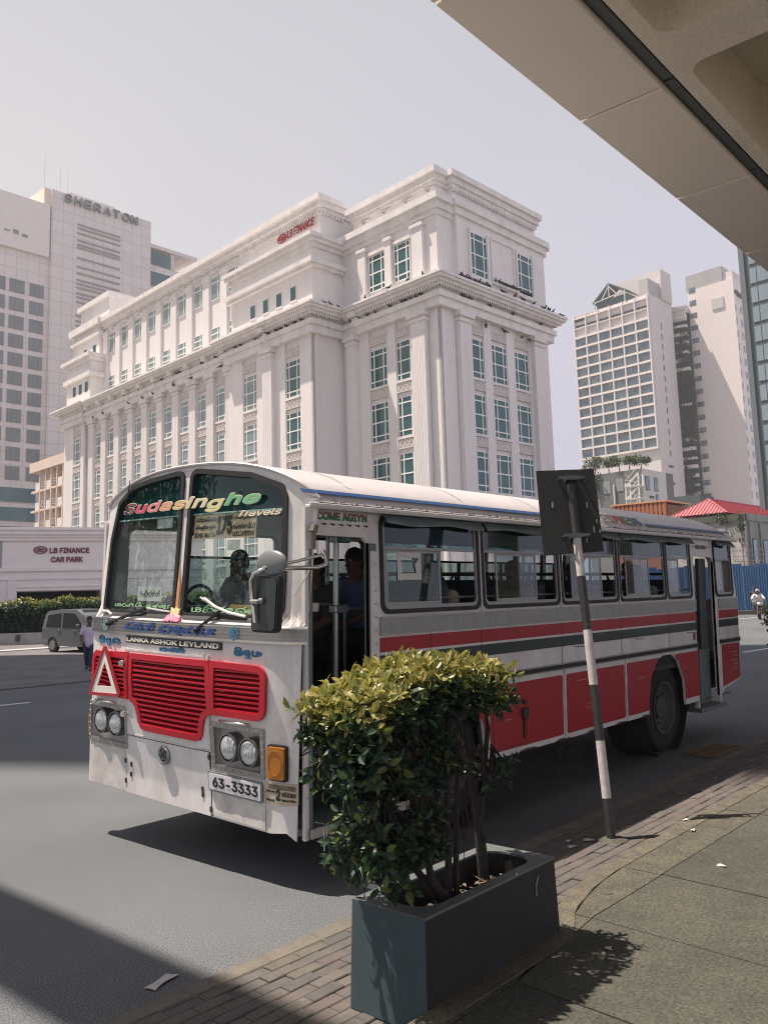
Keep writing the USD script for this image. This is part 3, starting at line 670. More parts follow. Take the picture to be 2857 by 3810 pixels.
for i in range(9):
    vc = 23.9 + i * 3.055
    window('L', -1.35, vc - .75, vc + .75, 29.7, 31.9, -.1, teal_l, rows=(0, .25, 1), cols=(0, .25, 1)); window('L', -1.35, vc - .75, vc + .75, 25.1, 27.0, -.1, teal_l, rows=(0, .3, .6, 1), cols=(0, .25, 1))
    ap = fbox(MB(), 'L', -1.35, vc + .98, vc + 2.05, 24, 32.0, -.22, .1); fbox(ap, 'L', -1.35, vc + .88, vc + 2.12, 31.8, 32.2, -.34, .1); lobj('attic_pilaster', ap, white)
    g_ = MB()
    for k in range(4): fbox(g_, 'L', -1.35, vc - .6 + k * .34, vc - .42 + k * .34, 32.3, 32.62, -.22, .1)
    lobj('dentils', g_, white2, kind='stuff')
for v in (12.9, 14.9, 17.0, 19.1): lobj('small_window', fbox(MB(), 'L', -1.35, v - .4, v + .35, 30.3, 31.1, -.02, .1), teal)
lobj('roof_block', slab_(sbox(.5, 15.5, 9, 46), 33.85, 35.2), white); lobj('roof_block', slab_(buf(sbox(.5, 15.5, 9, 46), .4), 35.2, 35.6), white2)
lobj('roof_block', slab_(sbox(0, 52.2, 9, 60), 30, 37.5), white); lobj('roof_block', slab_(buf(sbox(0, 52.2, 9, 60), .35), 37.5, 38.1), white2)
# far end pavilion
lobj('attic_wall', slab_(sbox(-3.1, 50.2, 4, 56.5), 24.0, 29.2), white)
for z0, z1, d in ((27.1, 27.6, .35), (28.9, 29.3, .3), (29.3, 29.7, .6)): lobj('attic_cornice', slab_(buf(sbox(-3.1, 50.2, 4, 56.5), d), z0, z1), white2)
lobj('attic_wall', slab_(sbox(-1.9, 50.6, 4, 57.5), 29.2, 33.6), white)
for z0, z1, d in ((32.2, 32.6, .3), (33.3, 34.1, .5)): lobj('attic_cornice', slab_(buf(sbox(-1.9, 50.6, 4, 57.5), d), z0, z1), white2)
for v in (51.2, 52.8, 54.4): lobj('small_window', fbox(MB(), 'L', -3.1, v - .38, v + .38, 25.5, 26.6, -.02, .1), teal)
for v in (51.9, 54.3): lobj('small_window', fbox(MB(), 'L', -1.9, v - .38, v + .38, 30.0, 31.2, -.02, .1), teal)
# red sign letters on the attic wall (lettering reads from far v to near v)
def emblem(): 
    o = affinity.scale(Point(0, 0).buffer(1, 24), .64, .38); i_ = affinity.scale(Point(0, 0).buffer(1, 24), .53, .29)
    sw = unary_union([LineString(arc(-.16, .0, .25, 40, 190, ry=.16)).buffer(.035), LineString(arc(.16, .0, .25, 220, 370, ry=.16)).buffer(.035), Polygon([(-.36, -.06), (.2, .18), (.42, .1), (-.1, -.04)]), Polygon([(.36, .06), (-.2, -.18), (-.42, -.1), (.1, .04)])])
    return o.difference(i_).union(sw.intersection(i_))
sign_l = fit(text_poly('LB FINANCE', 1, bold=1), 0, 0, 3.5, .68)
fnL = lambda v0, z0, u0: (lambda v: np.c_[u0 - v[:, 2], v0 - v[:, 0], z0 + v[:, 1]])
sg_ = thing('wall_sign', 'red raised company lettering and oval emblem high on the white attic wall', 'sign', loc=LBO)
obj('lettering', MB().ext(sign_l, .06).map(lambda v: LB(fnL(15.5, 31.68, -1.55)(v))), redsign, sg_)
obj('emblem', MB().ext(emblem(), .06).map(lambda v: LB(fnL(16.3, 31.95, -1.55)(v))), redsign, sg_)
stains = M('grime', (.42, .39, .37), .9, var=.8, vscale=2., col2=(.66, .62, .6))

# ------------------------------------------------------------------ hotel tower behind (left)
E1s = np.array([math.cos(-.0338), math.sin(-.0338), 0]); N1s = np.array([-E1s[1], E1s[0], 0])
SHO = np.array([68.67, 133.36, 0])
def SH(v): return v[:, :1] * E1s + v[:, 1:2] * N1s + np.c_[np.zeros((len(v), 2)), v[:, 2]]
sh = thing('hotel_tower', 'tall pale panelled tower with big metal letters at its top, left background', 'building', loc=SHO)
panel = {'g': ('texture_coordinate', {}), 'sx': ('separate_xyz', {}), 'cv': ('combine_xyz', {}), 'br': ('brick_texture', {'offset': 0., 'color1': (.70, .65, .63), 'color2': (.66, .61, .59), 'mortar': (.48, .45, .44), 'scale': 1., 'mortar_size': .045, 'brick_width': 1.9, 'row_height': 2.05}), 'p': ('principled_bsdf', {'roughness': .7})}
MATS['tower_panels'] = usdkit.material(stage, '/World/Looks/tower_panels', panel, [('g.object', 'sx.vector'), ('sx.x', 'cv.x'), ('sx.z', 'cv.y'), ('cv.vector', 'br.vector'), ('br.color', 'p.base_color')], surface='p.BSDF')
tp = MATS['tower_panels']
sobj = lambda n, mb, m, par=None, **k: obj(n, mb.map(SH), m, par or sh, **k)
sobj('tower_wall', MB().box((-.2, 0, 0), (19.0, 14, 73.0)), tp)
sobj('tower_side', MB().box((-1.3, .6, 60), (-.2, 14, 73.2)), M('tower_side_paint', (.72, .62, .52), .8))
sobj('wing_wall', MB().box((-40, .5, 0), (-.2, 14, 69.8)), tp)
sobj('wing_screen', MB().box((-40, -.1, 60.6), (-.5, .5, 69.9)), M('screen_paint', (.74, .69, .66), .8, var=.2))
gw = M('hotel_pane', (.17, .19, .2), .12, spec=.7, var=.6, vscale=.25, col2=(.26, .28, .29)); gt = M('hotel_pane_teal', (.05, .12, .13), .08, spec=.8, var=.6, vscale=.3, col2=(.14, .22, .22))
gfr = M('pane_frame', (.32, .32, .32), .6)
def shwin(x0, x1, z0, z1, m, n, d=.44):
    mb = MB()
    p = sobj('window', MB().box((x0 - .06, d - .06, z0 - .06), (x1 + .06, d + .08, z1 + .06)), gfr)
    for i in range(n):
        a, b = x0 + (x1 - x0) * i / n, x0 + (x1 - x0) * (i + 1) / n
        mb.box((a + .04, d - .1, z0), (b - .04, d - .03, z1))
    sobj('pane', mb, m, p)
for r in range(15):
    zt = 55.2 - r * 3.11 + .25
    for (a, b) in ((-9.9, -7.5), (-6.75, -4.35), (-3.4, -1.1)):
        if r in (0,) and zt > 60: continue
        if r < 11: shwin(a + .02 * r, b, zt - 2.1, zt, gw, 3)
for (z0, z1) in ((18.7, 20.9), (15.65, 17.75), (12.5, 14.7), (9.4, 11.5)): shwin(-14, -1.6, z0, z1, gt, 9)
for (z0, z1) in ((21.9, 24.05), (25.1, 27.3), (28.2, 30.3)):
    pass
for i in range(3): sobj('roof_vent', MB().box((-8.2 + i * 1.5, -.2, 63.2 - i * .15), (-7.3 + i * 1.5, -.05, 63.4 + .35 * (i % 2))), M('vent_dark', (.3, .28, .27), .8))
for z in (68.1, 67.4, 66.5, 65.2, 64.4, 63.9, 62.0, 60.4, 59.2, 58.0, 57.3, 56.6, 55.6, 54.9, 54.0, 51.6, 50.6, 49.8, 47.1, 46.1, 45.3, 42.9, 42.1, 41.4, 38.9, 38.0, 37.4):
    sobj('louvre', MB().box((4.5, -.18, z - .16), (12.7, .0, z + .1)), M('louvre_grey', (.36, .34, .34), .8))
lt = M('metal_letters', (.23, .24, .24), .45)
hs_ = thing('wall_sign', 'large grey metal letters across the top of the pale tower', 'sign', loc=SHO)
word = 'SHERATON'; wx = np.linspace(1.9, 14.7, 8)
for i, ch in enumerate(word):
    t_ = fit(text_poly(ch, 1.0, bold=2), 0, 0, 1.35 if ch != 'O' else 1.6, 1.55)
    obj('letter', MB().ext(t_, .35).map(lambda v: SH(np.c_[wx[i] + v[:, 0], -.12 - v[:, 2], 71.35 + v[:, 1]])), lt, hs_)
sobj('roof_block', MB().box((3.4, 1, 73.0), (12.2, 6, 74.0)), tp)
ant = M('aerial', (.6, .58, .57), .6)
for (x, h) in ((-.9, 6.5), (1.9, 5.6), (1.2, 1.6), (3.3, 4.8)):
    obj('aerial', MB().tube([(x, 1.5, 73.0), (x, 1.5, 73 + h)], [.07, .03], 5).map(lambda v: SH(v) + SHO), ant, label={6.5: 'tallest thin aerial mast, leftmost on the roof of the pale tower', 5.6: 'thin aerial mast, second tallest, between the leftmost and the rightmost on the pale tower roof', 1.6: 'very short thin aerial mast on the pale tower roof', 4.8: 'thin aerial mast, rightmost on the pale tower roof'}[h], cat='aerial')
sobj('annexe_wall', MB().box((19.0, 1.5, 0), (44, 14, 65.5)), tp); sobj('annexe_roof', MB().box((19, 1.0, 68.6), (30, 14, 69.3)), tp)
for (a, b, z0, z1) in ((19.4, 24.2, 65.5, 67.9), (19.2, 25.5, 61.3, 64.0)): shwin(a, b, z0, z1, gt, 4, d=1.4)
sobj('annexe_post', MB().box((24.2, 1.4, 65.5), (25.0, 2.2, 68.6)).box((18.9, 1.4, 65.5), (19.3, 2.2, 68.6)), tp)
# low balcony block between tower and finance building
bb = thing('balcony_block', 'low pale block with rows of open balconies between the two big buildings, left', 'building', loc=LBO)
cream = M('cream_render', (.72, .60, .52), .8, var=.3, vscale=.6)
bobj = lambda n, mb, m, par=None: obj(n, mb.map(LB), m, par or bb)
bobj('wall', MB().box((-.5, 56.7, 0), (9, 68.5, 18.6)), cream); bobj('roof_edge', MB().box((-2.6, 56.7, 18.5), (9, 68.7, 19.7)), cream)
dkw = M('balcony_shadow_window', (.10, .11, .10), .5)
for k in range(4):
    z = 8.9 + k * 2.42
    bobj('slab', MB().box((-2.4, 56.7, z - .25), (0, 68.5, z)), cream)
    for j in range(6):
        v = 57.2 + j * 1.72
        if j % 2: bobj('parapet', MB().box((-2.35, v + .1, z), (-2.2, v + 1.45, z + .9)), white)
        else:
            rb = MB()
            for q in range(3): rb.box((-2.33, v + .1, z + .3 + q * .3), (-2.27, v + 1.4, z + .34 + q * .3))
            bobj('railing', rb, white)
        bobj('post', MB().box((-2.4, v - .12, z), (-2.1, v + .12, z + 2.4)), cream)
        bobj('window', MB().box((-.54, v + .4, z + .3), (-.48, v + 1.3, z + 1.9)), dkw)
# ------------------------------------------------------------------ car park front with sign (left)
K = 1.174
CPO = np.array([23.47, 48.64, 0]); ce = np.array([math.cos(-.45), math.sin(-.45), 0]); cn = np.array([-ce[1], ce[0], 0])
CP = lambda v: v[:, :1] * K * ce + v[:, 1:2] * cn + np.c_[np.zeros((len(v), 2)), (v[:, 2] - 1.95) * K + 1.95]
cp = thing('car_park_front', 'low white car park front with stepped cornice, red lettering and a dark wide opening', 'building', loc=CPO)
cpm = M('car_park_render', (.84, .77, .75), .75, var=.3, vscale=.8, col2=(.76, .69, .67)); cpt = M('car_park_trim', (.86, .79, .77), .75, var=.3, vscale=1.5)
cobj = lambda n, mb, m, par=None: obj(n, mb.map(CP), m, par or cp)
cobj('wall', MB().box((-9, 0, 2.7), (9, 6, 5.2)), cpm)
cobj('wall', MB().box((-9, .01, 0), (-.02, 6, 2.7)).box((3.84, .01, 0), (9, 6, 2.7)), cpm)
for z0, z1, d in ((5.2, 5.36, .12), (5.36, 5.5, .2), (5.5, 5.72, .32), (5.72, 5.86, .42), (3.70, 3.87, .1), (3.28, 3.4, .05), (2.74, 2.82, .12), (2.9, 2.98, .06)):
    cobj('moulding', MB().box((-9 if z0 > 3 else -.05, -d, z0), (9 if z0 > 3 else 3.9, 0, z1)), cpt)
cobj('side_panel', MB().box((-8, -.05, 3.9), (-.74, .02, 5.18)), M('panel_greygreen', (.28, .33, .32), .4))
cobj('pier', MB().box((-.44, -.08, 0), (-.05, .05, 3.27)), cpt)
cobj('opening', MB().box((-.02, 2.4, 0), (3.84, 2.5, 2.7)), M('dark_interior', (.03, .04, .04), .9))
cobj('post', MB().box((3.78, -.06, 0), (3.86, .02, 2.68)), M('post_dark', (.08, .08, .08), .6))
ps = thing('car_park_sign', 'dark red raised lettering and oval emblem on the low car park front', 'sign', loc=CPO)
red2 = M('sign_maroon', (.16, .02, .04), .5)
tl = lambda txt, a, b, c, d: obj('lettering', MB().ext(fit(text_poly(txt, 1, bold=3), a, b, c, d), .05).map(lambda v: CP(np.c_[v[:, 0], -.01 - v[:, 2], v[:, 1]])), red2, ps)
tl('LB FINANCE', 1.43, 4.585, 3.3, 4.86); tl('CAR PARK', 1.5, 4.135, 2.99, 4.41)
obj('emblem', MB().ext(affinity.scale(emblem(), .5, .5, origin=(0, 0)), .05).map(lambda v: CP(np.c_[v[:, 0] + 1.0, -.01 - v[:, 2], v[:, 1] + 4.75])), red2, ps)

# ------------------------------------------------------------------ hedge in its raised bed
hb = thing('hedge_bed_wall', 'low grey concrete wall of the hedge bed across the road', 'wall')
line = LineString([(6, 57), (16, 49.6), (21.1, 45.5), (22.9, 43.5), (25.2, 42.5), (34, 41)])
band = line.buffer(.12).union(LineString([(p[0] + .9, p[1] + 1.2) for p in line.coords]).buffer(.1)) if False else line.buffer(.12, cap_style=2)
obj('wall', MB().ext(band, .62), M('bed_wall', (.34, .33, .31), .9, var=.5, vscale=2.), hb)
obj('marker_plate', MB().box((21.55, 44.6, .2), (21.75, 44.75, .52)), M('marker', (.06, .06, .06), .6), hb)
hg = thing('hedge', 'dense clipped green hedge with lighter top growing in the raised bed', 'hedge')
rgh = np.random.default_rng(21); parts = [MB() for _ in range(4)]
L_ = line.length
for i in range(15000):
    s = rgh.uniform(0, 1) ** .8 * L_; p = line.interpolate(s); q = line.interpolate(min(s + .3, L_))
    if p.x < 12: continue
    d = np.array([q.x - p.x, q.y - p.y]); d /= max(np.linalg.norm(d), 1e-6); nrm = np.array([-d[1], d[0]])
    if nrm @ np.array([.5, .86]) < 0: nrm = -nrm
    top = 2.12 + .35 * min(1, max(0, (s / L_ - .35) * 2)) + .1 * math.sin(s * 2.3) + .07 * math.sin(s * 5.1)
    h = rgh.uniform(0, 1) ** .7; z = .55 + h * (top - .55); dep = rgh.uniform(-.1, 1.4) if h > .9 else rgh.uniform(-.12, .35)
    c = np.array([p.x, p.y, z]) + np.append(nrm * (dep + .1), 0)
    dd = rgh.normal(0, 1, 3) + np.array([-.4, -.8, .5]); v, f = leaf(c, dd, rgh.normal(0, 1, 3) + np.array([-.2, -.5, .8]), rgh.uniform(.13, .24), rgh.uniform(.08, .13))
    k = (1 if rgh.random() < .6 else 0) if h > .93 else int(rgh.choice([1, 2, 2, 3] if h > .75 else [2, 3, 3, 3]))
    parts[k].add(v, f)
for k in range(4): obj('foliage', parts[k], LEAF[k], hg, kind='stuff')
core = MB().ext(LineString([(p[0] + .45, p[1] + .6) for p in line.coords]).buffer(.5), 1.35, z0=.5)
obj('core', core, M('hedge_core', (.012, .022, .012), .9), hg)

# ------------------------------------------------------------------ small grey car
cdir = np.array([.12, -.99]); cdir /= np.linalg.norm(cdir); crz = math.atan2(cdir[1], cdir[0])
car = thing('parked_car', 'small silver grey tall hatchback parked beside the hedge', 'car', loc=(19.35, 36.2, 0), rotz=crz)
# local: x forward from the tail, y left(+) ; camera sees the right side (y<0)
cpaint = M('car_silver', (.15, .16, .165), .3, spec=.6, coat=.6, metal=.3); cgl = M('car_glass', (.012, .016, .018), .06, spec=.8); rub = M('rubber', (.018, .018, .018), .8); rimm = M('alloy', (.35, .35, .35), .35, metal=.8)
prof = [(0, .35), (-.02, .75), (.02, 1.1), (.12, 1.62), (.3, 1.76), (1.2, 1.82), (2.2, 1.78), (2.75, 1.55), (3.15, 1.14), (3.75, 1.02), (3.98, .85), (4.02, .42), (3.9, .26), (3.62, .26)]
prof += arc(3.2, .30, .36, 0, 180, 9)[0:] + [(2.8, .26), (1.1, .26)] + arc(.74, .30, .36, 0, 180, 9) + [(.3, .28)]
bodyp = Polygon(prof).buffer(0)
HWc = .80
def cbody(v):
    w = v.copy(); x, z, n = v[:, 0], v[:, 1], v[:, 2]
    y = n - HWc; tum = np.clip((z - 1.02) / .8, 0, 1) * .13 + np.clip((.5 - z) / .3, 0, 1) * .04
    return np.c_[x, np.sign(y) * (np.abs(y) - tum * (np.abs(y) / HWc)), z]
obj('body', MB().ext(bodyp, 2 * HWc, fn=cbody, maxe=.35), cpaint, car, smooth=35)
def carglass(pts, side, name):
    mb = MB().ext(Polygon(pts).buffer(-.03).buffer(.03), .012)
    return obj(name, mb.map(lambda v: cbody(np.c_[v[:, 0], v[:, 1], HWc + side * (HWc + .004 + v[:, 2])])), cgl, car)
for sd in (-1, 1):
    carglass([(.28, 1.08), (.34, 1.58), (1.22, 1.66), (1.3, 1.06)], sd, 'window'); carglass([(1.42, 1.05), (1.36, 1.66), (2.16, 1.63), (2.62, 1.25), (2.72, 1.04)], sd, 'window')
    obj('door_handle', MB().cbox((1.12, sd * .8 - .03, .92), (1.3, sd * .8 + .03, .96), .01), cpaint, car); obj('door_handle', MB().cbox((2.2, sd * .8 - .03, .88), (2.38, sd * .8 + .03, .92), .01), cpaint, car)
    obj('mirror', MB().cbox((2.5, sd * .86 - .08, 1.06), (2.62, sd * .86 + .08, 1.2), .03), cpaint, car)
    for x in (.74, 3.2):
        w = obj('wheel', MB().lathe([(.06, -.1), (.27, -.1), (.31, -.07), (.31, .07), (.27, .1), (.06, .1)], (x, sd * .7, .31), axis='y', n=20), rub, car)
        h = MB().lathe([(0, sd * .1), (.2, sd * .105), (.215, sd * .07)], (x, sd * .7, .31), axis='y', n=16); obj('rim', h, rimm, w)
    obj('tail_lamp', MB().cbox((-.03, sd * .7 - .06, .8), (.06, sd * .7 + .06, 1.15), .02), M('lamp_red', (.3, .02, .02), .25), car)
obj('windscreen', MB().add(cbody(np.array([[2.3, 1.76, .2], [3.05, 1.2, .12], [3.05, 1.2, 1.48], [2.3, 1.76, 1.4]])) + np.array([.03, 0, .02]), [(0, 1, 2, 3)]), cgl, car)
obj('rear_window', MB().add(cbody(np.array([[.0, 1.15, .18], [.1, 1.6, .22], [.1, 1.6, 1.38], [.0, 1.15, 1.42]])) + np.array([-.02, 0, 0]), [(0, 1, 2, 3)]), cgl, car)

# ------------------------------------------------------------------ background buildings, right
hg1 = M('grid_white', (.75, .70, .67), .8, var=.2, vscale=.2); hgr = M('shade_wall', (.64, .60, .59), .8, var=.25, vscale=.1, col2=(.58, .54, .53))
hpane = M('hotel_blue_pane', (.06, .12, .17), .06, spec=.9, var=.9, vscale=.35, col2=(.3, .37, .40)); hdark = M('mullion_dark', (.04, .05, .055), .5)
E2h = np.array([.12, .993, 0]); H1O = np.array([216.2, 92.09, 0])
HM = lambda v: v[:, :1] * E1s + v[:, 1:2] * E2h + np.c_[np.zeros((len(v), 2)), v[:, 2]]
ht = thing('grid_hotel', 'white high-rise with a projecting white grid of windows and a gabled roof shelter, right background', 'building', loc=H1O)
hobj = lambda n, mb, m, par=None, **k: obj(n, mb.map(HM), m, par or ht, **k)
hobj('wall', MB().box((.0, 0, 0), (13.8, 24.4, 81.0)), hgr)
hobj('grid_frame', unionbox := MB().box((-.02, -.02, 36), (.1, 24.42, 36.6)), hg1)
for i in range(7):
    v = .35 + i * 3.97; hobj('grid_post', MB().box((-.75, v - .16, 38.6), (-.02, v + .16, 80.9)), hg1)
for j in range(13):
    z = 38.9 + j * 2.945; hobj('grid_beam', MB().box((-.7, .2, z - .28), (-.02, 24.3, z + .28)), hg1)
for z in (77.0, 79.9): hobj('grid_beam', MB().box((-.7, .2, z - .12), (-.02, 24.3, z + .12)), hg1)
for i in range(6):
    for j in range(12):
        v0 = .35 + i * 3.97; z0 = 38.9 + j * 2.945
        w = hobj('window', MB().box((-.09, v0 + .2, z0 + .3), (-.01, v0 + 3.77, z0 + 2.6)), hdark)
        pm_ = MB()
        for q in range(4): pm_.box((-.14, v0 + .28 + q * .87, z0 + .36), (-.1, v0 + 1.08 + q * .87, z0 + 2.54))
        hobj('pane', pm_, hpane, w)
    hobj('slot', MB().box((-.2, .35 + i * 3.97 + .3, 77.35), (-.01, .35 + i * 3.97 + 3.6, 78.0)), hdark)
hobj('slot', MB().box((-.2, 20.6, 79.1), (-.01, 24.0, 79.7)), hdark)
for j in range(13): hobj('slit_window', MB().box((5.9, -.06, 37 + j * 2.95), (6.35, .02, 38.7 + j * 2.95)), hdark)
for (a, b, z) in ((4.5, 7.2, 34), (5, 7.6, 29.5)): hobj('slit_window', MB().box((a, -.06, z), (b, .02, z + .6)), hdark)
hobj('penthouse', MB().box((.2, .2, 81), (13.6, 3.0, 85.6)), M('penthouse_grey', (.42, .41, .41), .8)); hobj('penthouse', MB().box((7, -.5, 81), (13.4, 14, 89.8)), M('penthouse_pale', (.6, .56, .54), .8, var=.2))
gm = M('gable_teal', (.07, .11, .115), .6); gf = MB()
for (va, za, vb, zb) in ((17.6, 83.2, 12.1, 87.6), (12.1, 87.6, 6.3, 84.0)):
    gf.add([(-.4, va, za), (-.4, vb, zb), (6, vb, zb), (6, va, za), (-.4, va, za - .35), (-.4, vb, zb - .35), (6, vb, zb - .35), (6, va, za - .35)], [(0, 1, 2, 3), (4, 5, 6, 7), (0, 1, 5, 4), (1, 2, 6, 5), (2, 3, 7, 6), (3, 0, 4, 7)])
hobj('roof', gf, gm); gl_ = MB()
for (a, b) in (((16.8, 83.0), (7.2, 83.9)), ((12.1, 87.2), (12.1, 83.4)), ((14.6, 83.2), (12.1, 86.6)), ((9.6, 83.7), (12.1, 86.6)), ((17, 80.9), (17, 83.3)), ((7.2, 80.9), (7.2, 84.2))): gl_.bar((-.3, *a), (-.3, *b), .25, .25, up=(1, 0, 0))
hobj('truss', gl_, M('truss_pale', (.55, .55, .55), .6)); hobj('shelter_wall', MB().box((1, 7, 81), (5.5, 17, 83.5)), gm)
rl = MB()
for k in range(6): rl.bar((-.2, 16.8 + k * 1.5, 81), (-.2, 16.8 + k * 1.5, 82.2), .07, .07, up=(1, 0, 0))
rl.bar((-.2, 16.8, 82.2), (-.2, 24.4, 82.2), .07, .07).bar((-.2, 16.8, 81.6), (-.2, 24.4, 81.6), .05, .05); hobj('roof_railing', rl, M('railing_pale', (.6, .6, .6), .6))
# neighbour tower
h2 = thing('slim_tower', 'slim white high-rise with one column of small windows and a grey roof box, right background', 'building', loc=(233.1, 75.42, 0))
h2w = M('slim_wall', (.72, .665, .635), .8, var=.25, vscale=.12, col2=(.64, .58, .56)); h2s = M('slim_shade', (.62, .58, .57), .8)
h2obj = lambda n, mb, m, par=None: obj(n, mb.map(HM), m, par or h2)
h2obj('wall', MB().box((0, 0, 0), (8.6, 13.2, 85.4)), h2w)
h2obj('roof_box', MB().box((.4, 3.1, 85.4), (8, 13.8, 90.0)), M('roof_box_grey', (.36, .36, .36), .8, var=.3, vscale=.3)); h2obj('roof_box', MB().box((1, .4, 85.4), (7.5, 3.1, 88.0)), hgr)
for j in range(17):
    z = 86.2 - j * 3.66 - 1.5
    w = h2obj('window', MB().box((-.08, 11.0, z), (.02, 12.95, z + 1.35)), hdark); h2obj('pane', MB().box((-.13, 11.1, z + .1), (-.09, 11.9, z + 1.25)).box((-.13, 12.0, z + .1), (-.09, 12.85, z + 1.25)), hpane, w)
    for (u0, u1) in ((.3, .9), (3.6, 5.0), (6.4, 7.2)): h2obj('window', MB().box((u0, -.06, z - 8.5), (u1, .02, z - 6.6)), hpane)
h2obj('roof_sign', MB().ext(unary_union([sbox(1.8 + k * .95, 80.7, 1.8 + k * .95 + .62, 82.2 if k == 0 else 81.9) for k in range(7)]), .3).map(lambda v: np.c_[v[:, 0], -.05 - v[:, 2], v[:, 1]]), M('sign_dark', (.05, .05, .05), .6)); h2obj('roof_sign', MB().ext(Point(.75, 81.7).buffer(.55).difference(Point(.75, 81.7).buffer(.3)), .3).map(lambda v: np.c_[v[:, 0], -.05 - v[:, 2], v[:, 1]]), M('sign_dark', (.05, .05, .05), .6))
h2obj('wall_frame', MB().box((-.25, 3.0, 78.0), (-.02, 6.4, 81.1)), M('frame_grey', (.5, .5, .48), .8))
# planted link between the two towers
lk = thing('planted_link', 'stack of planted balconies with hanging greenery between the two white towers', 'balconies', loc=(231.2, 89.3, 0))
lkd = M('link_dark', (.018, .04, .038), .7)
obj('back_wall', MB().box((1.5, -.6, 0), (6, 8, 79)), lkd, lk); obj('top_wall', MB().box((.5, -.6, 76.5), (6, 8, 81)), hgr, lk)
lw = M('link_white', (.66, .62, .6), .8)
for j in range(24):
    z = 22 + j * 2.5
    if 42 < z < 60 and j % 4: continue
    obj('balcony', MB().box((.2, -.7, z), (1.6, 3.2, z + (1.0 if j % 3 else .7))), lw, lk)
def clump(mbs, c, r, n, size, rg, pal=(2, 3, 3, 3)):
    for i in range(n):
        d = rg.normal(0, 1, 3); d /= np.linalg.norm(d); p = np.asarray(c) + d * np.asarray(r) * rg.uniform(.4, 1.05)
        v, f = leaf(p, rg.normal(0, 1, 3), rg.normal(0, 1, 3) + d + [0, 0, .5], size * rg.uniform(.6, 1.3), size * .6); mbs[int(rg.choice(pal))].add(v, f)
rgf = np.random.default_rng(4); gmb = [MB() for _ in range(4)]
for j in range(70): clump(gmb, (rgf.uniform(-.1, 1.2), rgf.uniform(-.4, 3.2), rgf.uniform(22, 74)), (.7, 1.5, 1.4), 60, .7, rgf)
for j in range(30): clump(gmb, (.8, rgf.uniform(-.4, 3.2), rgf.uniform(43, 62)), (.5, 1.6, 2.2), 90, .8, rgf)
for k in range(4):
    if gmb[k].v: obj('greenery', gmb[k], LEAF[k], lk, kind='stuff')
# glass tower at the right edge
gt_ = thing('glass_tower', 'dark teal glass tower at the right edge behind the walkway', 'building', loc=(114.5, 35.9, 0))
gobj = lambda n, mb, m, par=None: obj(n, mb.map(HM), m, par or gt_)
gfr2 = M('glass_tower_frame', (.075, .10, .11), .5); gpa = M('glass_tower_pane', (.20, .27, .30), .04, spec=1., var=.6, vscale=.2, col2=(.30, .37, .41))
gobj('wall', MB().box((0, -16, 0), (16, .0, 60)), gfr2); gobj('corner_post', MB().box((-.25, -.55, 0), (0, .12, 60)), M('corner_panel', (.13, .16, .17), .5))
for j in range(20):
    z = 2.0 + j * 2.63
    for (a, b) in ((-2.0, -1.15), (-3.9, -2.1), (-6, -4.0), (-8.5, -6.1), (-11, -8.6)): gobj('pane', MB().box((-.08, a, z), (.02, b, z + 2.05)), gpa)
# roof garden block, stair tower, orange fins, screen wall
gk = thing('roof_garden_block', 'grey block with trees on its roof below the grid hotel', 'building', loc=(136.7, 61.75, 0))
gko = lambda n, mb, m, par=None: obj(n, mb.map(HM), m, par or gk)
gko('wall', MB().box((0, 0, 0), (12, 11, 22.2)), M('block_grey', (.15, .165, .165), .8, var=.3, vscale=.3)); gko('wall', MB().box((.05, -.06, 0), (9, 0, 22.2)), hgr)
for (a, z, w_) in ((1.0, 18.6, 1.7), (4.2, 18.6, 1.5), (4.6, 15.7, 1.0)):
    w = gko('window', MB().box((a, -.12, z), (a + w_, -.05, z + 2.4)), hdark); gko('pane', MB().box((a + .08, -.15, z + .1), (a + w_ / 2 - .04, -.12, z + 2.3)).box((a + w_ / 2 + .04, -.15, z + .1), (a + w_ - .08, -.12, z + 2.3)), hpane, w)
for (a, z) in ((2.2, 17.3), (2.5, 14.0)): gko('slot', MB().box((a, -.12, z), (a + 1.7, -.05, z + .4)), hdark)
for (v, z, w_) in ((3.6, 18.8, 1.4), (6.2, 18.6, 1.4), (8.4, 15.6, 2.2)): gko('window', MB().box((-.07, v, z), (.02, v + w_, z + 2.2)), M('frosted', (.25, .28, .29), .5))
gko('pipe', MB().tube([(-.2, 5.4, 8), (-.2, 5.4, 20)], .18, 8), hgr)
for i, (u, v, r) in enumerate(((1.5, .8, 1.3), (1.2, 2.9, 1.5), (1.4, 5.0, 1.7), (1.5, 7.2, 1.3), (.8, 9.6, 1.9))):
    pos = HM(np.array([[u, v, 22.2]]))[0] + np.array([136.7, 61.75, 0])
    t = thing('roof_tree', ['small bushy tree on the grey block roof, nearest the white corner', 'small tree second from the white corner of the grey roof', 'widest roof tree in the middle of the grey block', 'small roof tree left of the middle of the grey block', 'leafy roof tree at the far left end of the grey block'][i], 'tree', loc=pos)
    obj('trunk', MB().tube([(0, 0, -.1), (.1, 0, .7), (0, .1, 1.6)], [.12, .09, .05], 6), barkm, t)
    tm_ = [MB() for _ in range(4)]
    for q in range(5): clump(tm_, (rgf.normal(0, .6), rgf.normal(0, .8), 1.3 + rgf.uniform(0, r * .8)), (r * .55, r * .6, r * .45), 70, .42, rgf, (1, 2, 3, 3))
    if i == 4:
        for q in range(8): clump(tm_, (-1.2, rgf.uniform(-1, 2.5), rgf.uniform(-5.5, .5)), (.5, .9, .8), 50, .42, rgf, (2, 3, 3))
    for k in range(4):
        if tm_[k].v: obj('crown', tm_[k], LEAF[k], t, kind='stuff')
